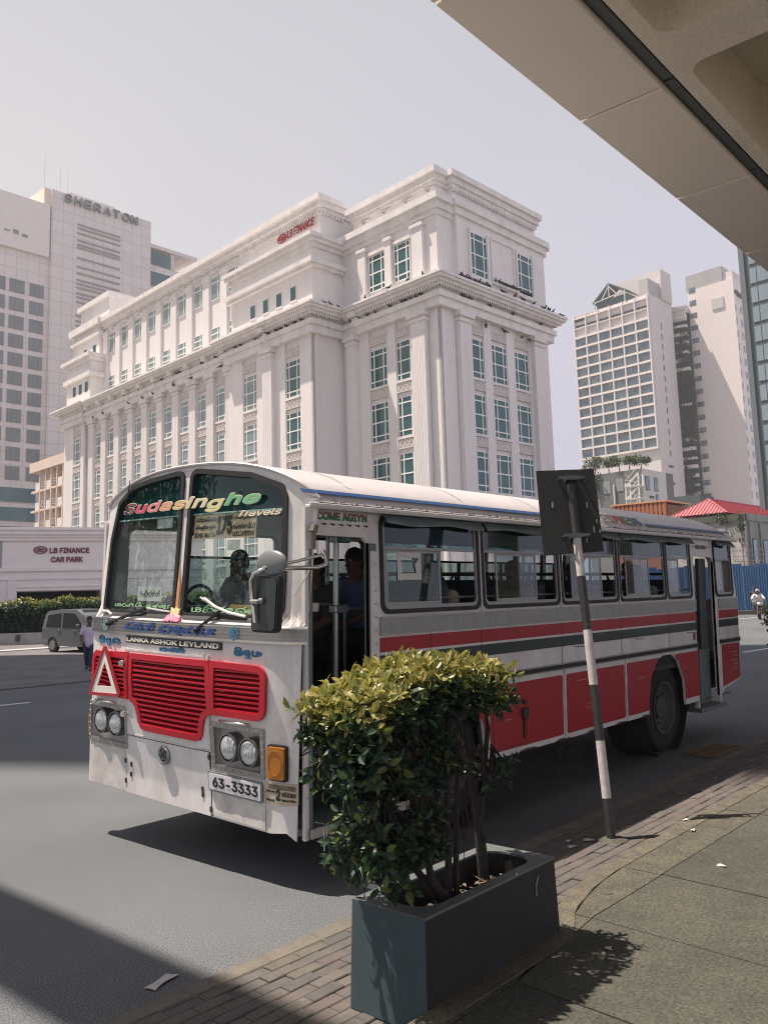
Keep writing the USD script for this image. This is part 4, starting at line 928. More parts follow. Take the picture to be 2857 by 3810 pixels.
stt = thing('stair_tower', 'white steel open stair tower in front of the grey block', 'stair tower', loc=(126.2, 57.6, 0))
stm = M('white_steel', (.72, .70, .68), .5); fr = MB()
for (x, y) in ((0, 0), (0, 2.2), (1.6, 0), (1.6, 2.2)): fr.box((x - .1, y - .1, 4), (x + .1, y + .1, 18.6 if y > 1 else 20.0))
obj('frame', fr, stm, stt)
for k in range(7):
    z = 6 + k * 2.0; obj('landing', MB().box((-.15, -.2, z), (1.7, 2.4, z + .12)), stm, stt)
    st = MB().bar((0, 2.2, z), (0, 0, z + 2), .08, .25).bar((0, 2.2, z + 1), (0, 0, z + 3), .06, .06).bar((0, 2.2, z + 1), (0, 1.2, z + 1), .05, .05).bar((0, 0, z), (0, 2.2, z + 2), .05, .05); obj('flight', st, stm, stt)
oc = thing('orange_building', 'low building clad in orange louvred panels behind the bus roof', 'building', loc=(78.4, 32.0, 0))
orm = M('orange_cladding', (.42, .17, .09), .6, var=.4, vscale=1.2, col2=(.36, .13, .07)); orm2 = M('orange_pale', (.65, .36, .2), .6)
obj('wall', MB().box((.3, 1.2, 0), (6, 6.8, 9.9)), M('brown_wall', (.2, .09, .06), .8), oc)
for i in range(13):
    v = 1.3 + i * .42; obj('fin', MB().box((0, v, 6.5), (.32, v + .27, 10.15)), orm, oc); obj('louvre', MB().box((.1, v + .27, 9.15), (.34, v + .41, 9.85)), orm2, oc)
obj('coping', MB().box((-.05, 1.15, 10.15), (6, 6.85, 10.3)), orm2, oc)
sw_ = thing('screen_wall', 'plain dark green-grey wall behind the red roof', 'wall', loc=(92.5, 35.3, 0))
obj('panel', MB().box((0, 0, 0), (4, 3.0, 12.0)), M('green_grey', (.10, .135, .135), .7), sw_); obj('tank', MB().lathe([(0, 11.2), (.9, 11.2), (.95, 10.9), (.95, 9.2)], (-1.5, 4.0, 0), n=14), M('tank_black', (.03, .035, .035), .6), sw_)
# old building with red roof
ob_ = thing('old_building', 'weathered whitewashed old building with a red corrugated hip roof', 'building', loc=(67.6, 22.6, 0))
oobj = lambda n, mb, m, par=None: obj(n, mb.map(HM), m, par or ob_)
oldw = M('weathered_plaster', (.60, .57, .54), .9, var=1., vscale=1.0, col2=(.16, .17, .15), bump=.5, bscale=20.)
oldg = M('old_grey', (.32, .33, .31), .9, var=.8, vscale=1.2, col2=(.16, .17, .16))
oobj('wall', MB().box((0, 0, 0), (14, 6.4, 7.3)), oldw); oobj('wall', MB().box((.4, -.05, 0), (14, 0, 6.9)), oldg); oobj('parapet', MB().box((-.1, -.15, 7.0), (14, .35, 7.55)), oldg); oobj('parapet', MB().box((-.12, -.15, 7.0), (.3, 6.4, 7.5)), M('mossy_edge', (.13, .15, .11), .95, var=.8, vscale=3.))
for (a, b) in ((1.2, 2.0), (3.4, 4.6), (6.4, 7.6)):
    oobj('pilaster', MB().box((a - .6, -.2, 0), (a - .35, -.05, 6.9)), oldg); w = oobj('window', MB().box((a, -.1, 3.6), (b, -.04, 5.6)), hdark); oobj('pane', MB().box((a + .08, -.13, 3.7), (b - .08, -.1, 5.5)), hpane, w)
rr = M('red_sheet_roof', (.40, .11, .125), .6, var=.3, vscale=2., col2=(.32, .09, .10)); rib = M('red_roof_rib', (.26, .04, .055), .6)
A, B_, C_, D_ = (.2, 6.5, 7.75), (.2, 1.4, 7.75), (2.6, 3.9, 9.2), (14, 3.9, 9.2)
oobj('roof', MB().add([A, B_, C_], [(0, 1, 2)]).add([B_, (14, 1.4, 7.75), D_, C_], [(0, 1, 2, 3)]).add([A, C_, D_, (14, 6.5, 7.75)], [(0, 1, 2, 3)]), rr)
rb = MB()
for i in range(1, 17):
    t = i / 17.; p = np.array(A) * (1 - t) + np.array(B_) * t; hh = 1 - abs(2 * t - 1); q = p + (np.array(C_) - (np.array(A) + np.array(B_)) / 2) * hh; q[1] = p[1] * 1.0
    rb.bar(p + [0, 0, .02], q + [0, 0, .03], .06, .05)
for i in range(40):
    x = .5 + i * .34; hh = min(1, (x - .2) / 2.4); rb.bar((x, 1.4, 7.78), (x, 1.4 + 2.5 * hh, 7.78 + 1.45 * hh), .06, .05)
oobj('roof_rib', rb, rib); oobj('ridge_cap', MB().bar(C_, D_, .3, .08).bar(B_, C_, .22, .08).bar(A, C_, .22, .08), rr)
vb = [MB() for _ in range(4)]
for q in range(12): clump(vb, (rgf.uniform(-.25, .15), rgf.uniform(-.1, 4.5), 7.3 + rgf.uniform(-.5, .25)), (.2, .5, .3), 40, .16, rgf, (2, 3, 3))
for q in range(6): clump(vb, (-.2, .2 + rgf.normal(0, .15), 5.2 + rgf.uniform(0, 2.2)), (.15, .25, .4), 30, .15, rgf, (2, 3, 3))
for k in range(4):
    if vb[k].v: obj('creepers', vb[k].map(HM), LEAF[k], ob_, kind='stuff')
# blue hoarding, pavement in front, scaffold
hd = thing('hoarding', 'tall blue corrugated metal hoarding across the far side of the road', 'fence', loc=(62.0, 30.5, 0))
blue = M('blue_sheet', (.035, .10, .22), .5, var=.4, vscale=1.2, col2=(.06, .16, .30)); 
dv = np.array([64.8 - 62.0, 12.5 - 30.5, 0]); Lh = np.linalg.norm(dv); dv /= Lh; nh = np.array([-dv[1], dv[0], 0]) * -1
for i in range(18):
    top = 3.42 + .08 * ((i * 7) % 3); n = 12; G = []
    for k in range(n + 1):
        s = i * 1.0 + k / n * .99; o = .03 * (1 if k % 2 else -1); G.append([tuple(dv * s + nh * o + [0, 0, z]) for z in (.22, top)])
    obj('sheet', MB().grid(np.array(G)), blue, hd)
obj('far_pavement', MB().ext(Polygon([(60.4, 31), (63.6, 12), (75, 12), (75, 31)]), .25), conc, kind='structure')
scf = thing('scaffold', 'rusty pipe scaffold and wires behind the blue hoarding', 'scaffold', loc=(66.3, 18.0, 0)); sm = MB()
for i in range(9): sm.tube([(-.6 + .02 * i, -5 + i * 1.15, 0), (-.6, -5 + i * 1.15, 4.8 + (i % 3) * .4)], .03, 5)
for z in (3.7, 4.1, 4.5): sm.tube([(-.6, -5, z), (-.6, 5, z + .1)], .022, 5)
obj('pipes', sm, M('pipe_dull', (.16, .15, .15), .6), scf)
pm3 = thing('utility_pole', 'thin dark pole in front of the old building', 'pole', loc=(66.2, 20.3, 0)); obj('pole', MB().tube([(0, 0, 0), (0, 0, 8.6)], [.06, .04], 6), M('pole_dull', (.1, .1, .1), .6), pm3)

# ------------------------------------------------------------------ street trees out of view on the left (they show in the windscreen)
rgt = np.random.default_rng(31)
for i, (x, y, h) in enumerate(((-5.5, 24.5, 9.), (-11.5, 27., 10.5), (-17., 26., 9.5), (-8.5, 33., 12.))):
    t = thing('street_tree', ['broad street tree out of view left, nearest the forecourt', 'tall street tree out of view left, second from the forecourt', 'street tree out of view left, farthest along the road', 'tallest street tree out of view left, behind the front row'][i], 'tree', loc=(x, y, 0))
    obj('trunk', MB().tube([(0, 0, 0), (.1, .1, h * .3), (0, .2, h * .6)], [.28, .2, .12], 8), barkm, t, smooth=True)
    tm_ = [MB() for _ in range(4)]
    for q in range(16):
        a = rgt.uniform(0, 6.28); r = rgt.uniform(.3, 2.6); clump(tm_, (r * math.cos(a), r * math.sin(a), h * rgt.uniform(.38, .95)), (1.2, 1.2, .9), 70, .42, rgt, (1, 2, 3, 3))
    for k in range(4):
        if tm_[k].v: obj('crown', tm_[k], LEAF[k], t, kind='stuff')

# ------------------------------------------------------------------ humid air
MATS['haze'] = usdkit.material(stage, '/World/Looks/haze', {'v': ('principled_volume', {'color': (.93, .94, .97), 'density': .0005, 'anisotropy': .3})}, [], volume='v.volume')
obj('haze', MB().box((-130, -70, -1.2), (340, 260, 128)), MATS['haze'], kind='stuff')
# ================================================================== THE BUS
RHO = .035; BW, BL = 2.70, 8.45
_c, _s = math.cos(RHO), math.sin(RHO)
busm = np.eye(4); busm[1, :3] = (0, _c, _s); busm[2, :3] = (0, -_s, _c); busm[3, :3] = (4.2, 4.48, 0)
bus = thing('city_bus', 'old white and red single-deck bus with painted slogans, standing at the kerb', 'bus', mat4=busm)
bwhite = M('bus_white', (.77, .75, .745), .32, var=.8, vscale=3.2, col2=(.54, .51, .48), stretch=(1, 1, .35), fine=.06, fscale=35., spec=.5, bump=.10, bscale=3.5, bdist=.03)
bgrey = M('bus_lower_white', (.70, .68, .66), .4, var=.95, vscale=4.5, col2=(.40, .37, .33), fine=.06, fscale=45.)
bred = M('bus_red', (.36, .014, .024), .36, var=.4, vscale=3., col2=(.28, .013, .022), spec=.5, bump=.06, bscale=5., bdist=.02)
bgreen = M('bus_dark_stripe', (.02, .035, .035), .35, var=.3, vscale=6.)
bblue = M('bus_blue', (.02, .07, .22), .4, var=.5, vscale=9., col2=(.03, .1, .2))
alu = M('aluminium_trim', (.42, .42, .40), .38, metal=.75, var=.7, vscale=9., col2=(.26, .25, .23), stretch=(.6, 6, 6))
alu2 = M('window_aluminium', (.36, .37, .37), .45, metal=.6, var=.5, vscale=12., col2=(.22, .22, .22))
chrome = M('chrome', (.7, .7, .68), .14, metal=1.)
rubber = M('black_rubber', (.015, .016, .017), .6)
grime = M('rusty_edge', (.10, .06, .04), .9, var=.8, vscale=30.)
grille_red = M('grille_red', (.50, .012, .03), .35, spec=.5, var=.3, vscale=8., col2=(.38, .012, .025))
blackin = M('bus_interior_black', (.014, .016, .017), .8); floorm = M('bus_floor', (.05, .05, .05), .9); liner = M('bus_lining', (.22, .24, .24), .8)
bglass = glass('bus_glass', (.66, .76, .75), .9, .07, (.03, .06, .06)); bglass_t = glass('bus_glass_tint', (.38, .55, .57), .9, .16, (.01, .05, .065)); wglass = glass('bus_windscreen_glass', (.93, .98, .965), .9, .03, (.03, .07, .07)); sglass = glass('bus_sun_strip', (.3, .5, .5), .9, .4, (.008, .05, .055))
def xs(y, z):
    y = np.clip(np.asarray(y, float), 0, BW); z = np.asarray(z, float); t = (y - BW / 2) / (BW / 2)
    e = .09 + .09 * np.clip((z - .5) / .8, 0, 1) * (1 - t * t)
    d = np.minimum(y, BW - y); R = np.where(y < BW / 2, .34, .12); k = np.clip((R - d) / R, 0, 1)
    x = -e + e * (1 - np.sqrt(np.clip(1 - k ** 2.2, 0, 1)))
    return x + .055 * np.clip((z - 1.75) / .06, 0, 1) + .085 * np.clip((z - 1.8) / 1.16, 0, 1)
def front(y0=None):
    """(a, z, n) -> bus coordinates on the front face, n outward; a = y, or y0 - a when y0 is given"""
    def fn(v):
        y = v[:, 0] if y0 is None else y0 - v[:, 0]
        z = v[:, 1]; n = v[:, 2]; x = xs(y, z); dx = (xs(y + .01, z) - xs(y - .01, z)) / .02; l = np.sqrt(1 + dx * dx)
        return np.c_[x - n / l, y + n * dx / l, z]
    return fn
tum = lambda z: .03 * np.clip((z - 1.8) / .8, 0, 1)
side = lambda v: np.c_[v[:, 0], tum(v[:, 1]) - v[:, 2], v[:, 1]]
far = lambda v: np.c_[v[:, 0], BW - tum(v[:, 1]) + v[:, 2], v[:, 1]]
def fr(name, poly, m, n0, n1, par=None, maxe=.11, smooth=30, y0=None, **k): return obj(name, MB().ext(poly, n1 - n0, fn=front(y0), z0=n0, maxe=maxe), m, par or bus, smooth=smooth, **k)
def sd(name, poly, m, n0, n1, par=None, fn=side, **k): return obj(name, MB().ext(poly, n1 - n0, fn=fn, z0=n0), m, par or bus, **k)
Rnd = lambda p, r: p.buffer(-r).buffer(r)
CY = BW / 2
def zr(y):
    t = np.clip((np.asarray(y, float) - CY) / (CY + .03), -1, 1); return 2.585 + .425 * (1 - np.abs(t) ** 2.25) ** .5
# --- front shell
ys_ = np.linspace(0, BW, 40)
shell = Polygon([(.04, .32), (.11, .365), (.26, .345), (BW, .345)] + [(y, float(zr(y)) - .012) for y in ys_[::-1]])
wsL = Rnd(Polygon([(1.385, 1.80), (1.40, 2.955), (1.50, 2.958), (1.9, 2.93), (2.19, 2.892), (2.42, 2.76), (2.505, 2.43), (2.52, 1.84), (2.50, 1.80)]), .07)
wsR = Rnd(Polygon([(1.285, 1.80), (1.30, 2.955), (1.20, 2.957), (.59, 2.88), (.27, 2.775), (.225, 2.69), (.20, 2.2), (.195, 1.88), (.22, 1.80)]), .07)
def cgr():
    half = [(1.88, 1.49), (1.905, 1.44), (1.91, 1.115), (1.90, 1.095), (1.86, 1.085), (1.83, 1.06), (1.805, 1.0), (1.79, .935), (1.76, .895), (1.71, .882)]
    return Polygon(half + [(2 * 1.372 - a, b) for a, b in half[::-1]])
cg = cgr(); lg = Polygon([(1.925, 1.495), (2.44, 1.475)] + arc(2.47, 1.385, .095, 80, 0, 6) + [(2.572, 1.2)] + arc(2.48, 1.205, .09, 0, -85, 6) + [(1.945, 1.108)])
rg_ = Polygon([(.832, 1.492), (.37, 1.482)] + arc(.36, 1.39, .092, 95, 180, 6) + arc(.37, 1.19, .095, 180, 262, 6) + [(.846, 1.098)])
hlL, hlR = sbox(1.99, .70, 2.63, 1.04), sbox(.30, .705, .86, 1.045)
shell = shell.difference(unary_union([wsL, wsR, cg.buffer(-.03), lg.buffer(-.03), rg_.buffer(-.03), hlL.buffer(-.02), hlR.buffer(-.02)]))
fr('front_panel', shell, bwhite, -.02, 0, maxe=.10)
fr('hood_panel', sbox(.885, .822, 1.985, 1.512).difference(cg.buffer(-.02)), bwhite, .0015, .012)
fr('hood_edge', sbox(.872, .82, 1.998, 1.522).difference(sbox(.886, .834, 1.984, 1.508)), bgrey, .0, .015)
fr('lower_panel', sbox(.905, .35, 2.03, .812), bwhite, .0015, .011)
fr('lower_panel', sbox(.30, .36, .895, .695), bgrey, .001, .007); fr('lower_panel', sbox(2.04, .352, 2.64, .69), bgrey, .001, .007)
seam = M('dark_seam', (.05, .045, .04), .8)
for p in (sbox(.895, .35, .905, 1.5), sbox(2.03, .35, 2.04, .82), sbox(1.99, .82, 1.998, 1.5), sbox(.9, .812, 2.03, .82)): fr('seam', p, seam, .0, .005)
hing = M('dark_metal', (.05, .05, .05), .5, metal=.5)
for (y, z) in ((.90, .78), (.90, .56), (.90, .40), (2.035, .60), (2.035, .44), (1.95, .58), (1.96, .5), (1.0, .53), (1.0, .49)):
    fr('hinge', rrect(y - .011, z - .02, y + .011, z + .02, .008, 2), hing, .008, .018, maxe=None)
for (y, z) in ((1.995, 1.40), (1.985, .99)):
    obj('hood_latch', MB().lathe([(0, -.05), (.024, -.05), (.03, -.035), (.02, -.01), (.03, 0)], (float(xs(y, z)) - .01, y, z), axis='x', n=12), chrome, bus, smooth=40)
# --- grilles
def grille(name, poly, n, z0, z1, label=None):
    g = fr(name, poly.difference(poly.buffer(-.047, join_style=1)), grille_red, .004, .03, label=label)
    inn = poly.buffer(-.04)
    for k in range(n):
        z = z0 + (z1 - z0) * (k + .5) / n
        for seg in polys(inn.intersection(sbox(0, z - .008, BW, z + .008))):
            a, b = seg.bounds[0], seg.bounds[2]; yy = np.linspace(a, b, 9); mb = MB()
            o = front()(np.c_[yy, np.full(9, z - .013), np.full(9, .022)]); i_ = front()(np.c_[yy, np.full(9, z + .012), np.full(9, -.02)]); i2 = front()(np.c_[yy, np.full(9, z - .002), np.full(9, -.02)]); o2 = front()(np.c_[yy, np.full(9, z + .0), np.full(9, .024)])
            mb.grid(np.array([i2, o, o2, i_])); obj('slat', mb, grille_red, g)
    fr('grille_mesh', inn, blackin, -.10, -.09, g, maxe=None)
    return g
gC = grille('grille', cg, 14, .915, 1.455); gL = grille('grille', lg, 9, 1.145, 1.46); gR = grille('grille', rg_, 9, 1.135, 1.452)
fr('grille_brace', sbox(1.345, .92, 1.40, 1.45), grille_red, -.06, -.03, gC)
# --- headlamps
lensm = {'p': ('principled_bsdf', {'base_color': (.62, .65, .64), 'roughness': .12, 'metallic': .55, 'specular_ior_level': .9, 'coat_weight': 1.}), 'g': ('texture_coordinate', {}), 'w': ('wave_texture', {'scale': 14., 'distortion': 1.2, 'bands_direction': 'y'}), 'b': ('bump', {'strength': .5, 'distance': .01})}
MATS['lamp_lens'] = usdkit.material(stage, '/World/Looks/lamp_lens', lensm, [('g.object', 'w.vector'), ('w.fac', 'b.height'), ('b.normal', 'p.normal')], surface='p.BSDF')
for box_, lamps in ((hlR, ((.663, .878, .092), (.448, .868, .092))), (hlL, ((2.405, .888, .095), (2.165, .885, .09)))):
    a, b, c, d = box_.bounds
    hb_ = fr('headlamp_bezel', box_.difference(box_.buffer(-.035, join_style=2)), alu, .0, .016)
    fr('recess_wall', box_.difference(box_.buffer(-.014, join_style=2)), bgrey, -.075, .0, hb_)
    fr('lamp_recess', box_, bgrey, -.075, -.065, hb_)
    for (p, q) in (((a + .015, b + .015), (c - .015, b + .015)), ((a + .015, d - .015), (c - .015, d - .015)), ((a + .015, b + .015), (a + .015, d - .015)), ((c - .015, b + .015), (c - .015, d - .015))):
        for k in range(6):
            y, z = p[0] + (q[0] - p[0]) * (k + .5) / 6, p[1] + (q[1] - p[1]) * (k + .5) / 6; fr('rivet', Point(y, z).buffer(.006, 3), chrome, .016, .021, hb_, maxe=None)
    for (y, z, r) in lamps:
        x = float(xs(y, z)); 
        lp = obj('headlamp', MB().lathe([(0, -.075), (r * .5, -.07), (r * .85, -.052), (r, -.03), (r, -.02)], (x + .02, y, z), axis='x', n=28), MATS['lamp_lens'], hb_, smooth=50)
        obj('lamp_ring', MB().lathe([(r + .0, -.05), (r + .012, -.05), (r + .014, -.02), (r + .012, .05)], (x + .02, y, z), axis='x', n=28), M('lamp_ring', (.2, .2, .2), .3, metal=.7), lp, smooth=40)
    yc = (a + c) / 2
    hdl = front()(np.array([[yc - .12, d + .015, .01], [yc - .12, d + .025, .055], [yc, d + .022, .062], [yc + .12, d + .025, .055], [yc + .12, d + .015, .01]])); obj('towing_handle', MB().tube(hdl, .012, 8), chrome, bus, smooth=50)
# --- indicators on the corners
amber = M('amber_lens', (.50, .19, .02), .3, spec=.6, var=.3, vscale=20.)
ib = fr('indicator', rrect(.098, .708, .258, .952, .02), rubber, .004, .022); fr('lens', rrect(.112, .722, .246, .938, .015), amber, .022, .045, ib); fr('lens_ring', affinity.scale(Point(.18, .83).buffer(.055, 10), 1, 1.6).difference(affinity.scale(Point(.18, .83).buffer(.05, 10), 1, 1.6)), M('amber_dark', (.42, .155, .02), .4), .045, .048, ib)
ib = obj('indicator', MB().cbox((-.06, BW + .0, .70), (.10, BW + .025, .93), .01), rubber, bus); obj('lens', MB().cbox((-.05, BW + .024, .71), (.09, BW + .055, .92), .012), amber, ib)
# --- plates, badge, name plate
np_ = fr('number_plate', rrect(.315, .54, .91, .682, .02), M('plate_frame', (.2, .22, .22), .4), .01, .026); fr('plate_face', rrect(.328, .553, .897, .669, .012), M('plate_white', (.75, .74, .76), .4), .026, .03, np_)
fr('numerals', fit(text_poly('63-3333', 1, bold=3), .045, .574, .545, .648), M('plate_black', (.012, .012, .015), .5), .03, .034, np_, y0=.895)
nm = fr('name_plate', sbox(.728, 1.57, 1.992, 1.627), M('plate_dark', (.02, .028, .022), .5), .003, .012)
fr('lettering', fit(text_poly('LANKA ASHOK LEYLAND', 1, bold=3), .02, 1.58, 1.24, 1.618), M('plate_letters', (.68, .66, .6), .5), .012, .017, nm, y0=1.992)
bd = obj('badge', MB().lathe([(.05, -.018), (.062, -.024), (.074, -.018), (.074, 0)], (float(xs(1.463, .72)) - .01, 1.463, .72), axis='x', n=28), M('badge_metal', (.28, .30, .30), .3, metal=.9), bus, smooth=50)
sw = [LineString([(.028 * math.cos(a), .028 * math.sin(a)), (.05 * math.cos(a + .5), .05 * math.sin(a + .5)), (.06 * math.cos(a + 1.15), .06 * math.sin(a + 1.15))]).buffer(.008) for a in np.linspace(0, 2 * math.pi, 6)[:5]]
fr('swirl', affinity.translate(unary_union(sw + [Point(0, 0).buffer(.033).difference(Point(0, 0).buffer(.025))]), 1.463, .72), M('badge_metal', (.28, .30, .30), .3), .012, .03, bd, maxe=None)
fr('badge_ground', Point(1.463, .72).buffer(.068), M('badge_dark', (.03, .04, .04), .5), .008, .014, bd, maxe=None)
fr('badge_letter', affinity.translate(fit(text_poly('L', 1, bold=3), -.012, -.016, .012, .016), 1.463 * 0, .72), M('badge_metal', (.28, .30, .30), .3), .014, .028, bd, maxe=None, y0=1.463)
# --- belt band around the front
bandp = sbox(0, 1.645, BW, 1.752)
bnd = fr('belt_band', bandp, alu, .0, .014)
for z in (1.647, 1.675, 1.70, 1.728, 1.752): fr('bead', sbox(0, z - (.009 if z in (1.647, 1.752) else .003), BW, z + (.009 if z in (1.647, 1.752) else .003)), chrome if z in (1.647, 1.752) else alu, .012, .024, bnd)
# --- windscreens
for p, nm_ in ((wsL, 0), (wsR, 1)):
    w = fr('windscreen', p.intersection(sbox(0, 1, BW, 2.601)), wglass, -.022, -.018); fr('sun_strip', p.intersection(sbox(0, 2.602, BW, 3.2)), sglass, -.022, -.018, w)
    fr('seal', p.buffer(.012).difference(p.buffer(-.028)), rubber, -.02, .016, w)
    fr('strip_edge', p.buffer(-.03).intersection(sbox(0, 2.596, BW, 2.608)), M('strip_edge', (.2, .36, .34), .5), -.017, -.013, w)
# lettering on the sun strips
cols = [(.16, .05, .09), (.62, .06, .16), (.66, .22, .24), (.68, .34, .22), (.66, .45, .2), (.68, .55, .36), (.66, .60, .4), (.62, .6, .32), (.16, .45, .24), (.17, .48, .27)]
word = 'Sudasinghe'; full = text_poly(word, 1., bold=3, shear=.26); fx0, fy0, fx1, fy1 = full.bounds
adv = 0.; outl = M('letter_cream', (.74, .68, .52), .5)
for i, ch in enumerate(word):
    gl = affinity.translate(text_poly(ch, 1., bold=3), text_adv(word[:i], 1.) + .045 * i, (-.21 if ch == 'g' else 0.))
    gl = affinity.affine_transform(gl, [1, .26, 0, 1, 0, 0])
    S = 1.88 / (text_adv(word, 1.) + .62); P_ = affinity.affine_transform(gl, [S, 0, 0, .118 / (fy1 - fy0), -fx0 * S, 2.628 - fy0 * .118 / (fy1 - fy0)])
    fr('letter_outline', P_.buffer(.0045), outl, .0175, .019, y0=2.30, maxe=.15, smooth=False); fr('letter', P_.buffer(-.0005), M('letter_%d' % i if False else 'letter_' + 'abcdefghij'[i], cols[i], .5), .019, .021, y0=2.30, maxe=.15, smooth=False)
fr('small_lettering', fit(text_poly('Travels', 1, bold=3, shear=.35), 0, 2.558, .44, 2.606), outl, .0, .006, y0=.70, smooth=False)
# --- painted Sinhala lettering: pen strokes
def gl(*st): return [np.array(s) for s in st]
SI = {
 'na': (1.15, gl(arc(.2, .3, .17, 40, 330), arc(.2, .3, .17, -30, 60) + [(.12, .62)] + arc(.55, .55, .42, 165, 10), arc(.8, .3, .22, 60, -210))),
 'ma': (1.1, gl(arc(.28, .28, .22, 90, 450), [(.28, .5), (.18, .72)] + arc(.38, .8, .17, 180, 10), arc(.72, .42, .36, 150, -140))),
 'oo': (.55, gl([(.1, .1), (.1, .7)] + arc(.28, .72, .18, 180, 0) + [(.46, .1)], arc(.36, 1.05, .1, 0, 360))),
 'ba': (1.15, gl(arc(.55, .45, .45, 200, -20), arc(.3, .25, .18, 120, 400), [(.95, .3), (.9, .02), (.15, 0)], arc(.55, .72, .2, 20, 200))),
 'da': (.85, gl(arc(.45, .5, .38, 60, 300), arc(.5, .55, .16, 0, 330), [(.62, .2), (.5, -.1), (.75, -.18)])),
 'dha': (1.15, gl(arc(.3, .4, .3, 40, 320), arc(.75, .4, .34, 180, -150), [(.5, .72), (.78, .95), (.95, .8)], [(.3, .4), (.55, .4)])),
 'ya': (1.0, gl([(.1, .75)] + arc(.35, .3, .26, 150, 380), [(.61, .35), (.58, .8)] + arc(.72, .6, .2, 130, -90) + [(.95, .15)])),
 'aa': (.3, gl([(.1, 0), (.1, .72)] + arc(.18, .75, .09, 180, 0))),
 'vi': (.95, gl(arc(.45, .4, .38, -210, 90), arc(.42, .4, .15, 0, 360), arc(.42, .98, .28, 0, 200))),
 'du': (.85, gl(arc(.42, .5, .34, 60, 300), arc(.46, .52, .14, 0, 330), [(.6, .2), (.5, -.15), (.3, -.28), (.7, -.32)])),
 'pa': (1.0, gl([(.12, .8)] + arc(.3, .32, .25, 140, 370), [(.55, .4), (.55, .72)] + arc(.68, .45, .26, 110, -100))),
 'sa': (1.1, gl([(.1, .75)] + arc(.28, .3, .22, 140, 380), arc(.72, .3, .22, 170, -150), [(.5, .35), (.45, .8), (.8, .78), (.95, .62)])),
 'th': (.9, gl(arc(.4, .4, .34, 30, 330), arc(.36, .42, .13, 0, 360), [(.7, .6), (.85, .95), (.6, 1.05)])),
 'mi': (1.1, gl(arc(.28, .28, .22, 90, 450), [(.28, .5), (.18, .72)] + arc(.38, .8, .17, 180, 10), arc(.72, .42, .34, 150, -140), arc(.62, 1.05, .26, -10, 190))),
 'ra': (.7, gl(arc(.35, .3, .28, 150, 390), [(.12, .5), (.2, .8)] + arc(.36, .78, .15, 170, -20))),
 'nna': (1.2, gl(arc(.25, .3, .2, 30, 330), arc(.62, .35, .25, 190, -30), [(.86, .3), (1.0, .75), (.7, .95), (.4, .8)])),
 'yi': (1.0, gl([(.1, .7)] + arc(.35, .3, .24, 150, 380), [(.6, .35), (.58, .72)] + arc(.7, .55, .17, 130, -90) + [(.9, .15)], arc(.5, 1.0, .26, 0, 190))),
 'la': (1.0, gl(arc(.32, .4, .28, 60, 330), arc(.7, .4, .25, 200, -60), arc(.32, .42, .1, 0, 360), [(.5, .75), (.7, .9)])),
 'a': (1.0, gl(arc(.35, .35, .28, 60, 360), arc(.72, .35, .22, 180, -120), [(.2, .65), (.3, .9), (.5, .8)])),
 'mba': (1.1, gl(arc(.3, .3, .24, 90, 450), arc(.75, .45, .32, 190, -100), [(.5, .8), (.65, .98), (.9, .9)])),
 'lee': (1.0, gl(arc(.35, .4, .28, 60, 340), arc(.7, .4, .22, 180, -60), [(.8, .8), (.95, 1.1)])),
 'n': (1.0, gl(arc(.2, .3, .16, 40, 330), arc(.52, .52, .4, 165, 10), arc(.76, .3, .2, 60, -210), [(.7, .95), (.95, 1.1)])),
 ' ': (.5, []),
}
def sinhala(keys, w=.075, slant=.0):
    out, x = [], 0.
    for k in keys:
        adv, st = SI[k]
        for s in st: out.append(affinity.translate(LineString(s).buffer(w, quad_segs=3), x, 0))
        x += adv
    g = unary_union(out)
    return affinity.affine_transform(g, [1, slant, 0, 1, 0, 0]) if slant else g
pblue = M('sign_paint_blue', (.025, .075, .27), .5); pteal = M('sign_paint_teal', (.05, .22, .36), .5); pgreen = M('sign_paint_green', (.30, .52, .30), .5)
def si(keys, y0, y1, z0, z1, m, n=.016, w=.075, slant=0., edge=None, name='painted_lettering'):
    g = fit(sinhala(keys, w, slant), 0, z0, y0 - y1, z1)
    if edge: fr(name + '_edge', g.buffer(.0035), edge, n - .0015, n, y0=y0, maxe=.15, smooth=False)
    fr(name, g, m, n, n + .002, y0=y0, maxe=.15, smooth=False)
si(['na', 'ma', 'oo', ' ', 'ba', 'da', 'dha', 'aa', 'ya'], 2.0, .795, 1.656, 1.748, pblue, n=.026, w=.085, slant=.15)
si(['vi', 'du', 'na'], 2.50, 2.10, 1.53, 1.605, pteal, n=.006, edge=pblue); si(['sa', 'th', 'mi'], 1.49, 1.16, 1.527, 1.566, pteal, n=.006, edge=pblue); si(['vi', 'du', 'pa'], .60, .325, 1.525, 1.60, pteal, n=.006, edge=pblue)
lblack = M('letter_edge_dark', (.02, .05, .03), .6)
si(['sa', 'ra', 'nna', 'yi', ' ', 'du', 'la', 'da', 'aa'], 2.36, 1.47, 1.845, 1.895, pgreen, n=-.012, edge=lblack); si(['sa', 'mi', 'n', 'da', 'n', 'th', 'la'], 1.19, .32, 1.825, 1.895, pgreen, n=-.012, edge=lblack)
def wheelmark(y, z, r, m):
    g = [Point(0, 0).buffer(r).difference(Point(0, 0).buffer(r * .78)), Point(0, 0).buffer(r * .3).difference(Point(0, 0).buffer(r * .14))]
    for k in range(8):
        a = k * math.pi / 4; g.append(LineString([(r * .25 * math.cos(a), r * .25 * math.sin(a)), (r * 1.2 * math.cos(a), r * 1.2 * math.sin(a))]).buffer(r * .075)); g.append(Point(r * 1.22 * math.cos(a), r * 1.22 * math.sin(a)).buffer(r * .13, 3))
    fr('painted_wheel', affinity.translate(unary_union(g), y, z), m, .026, .028, maxe=None)
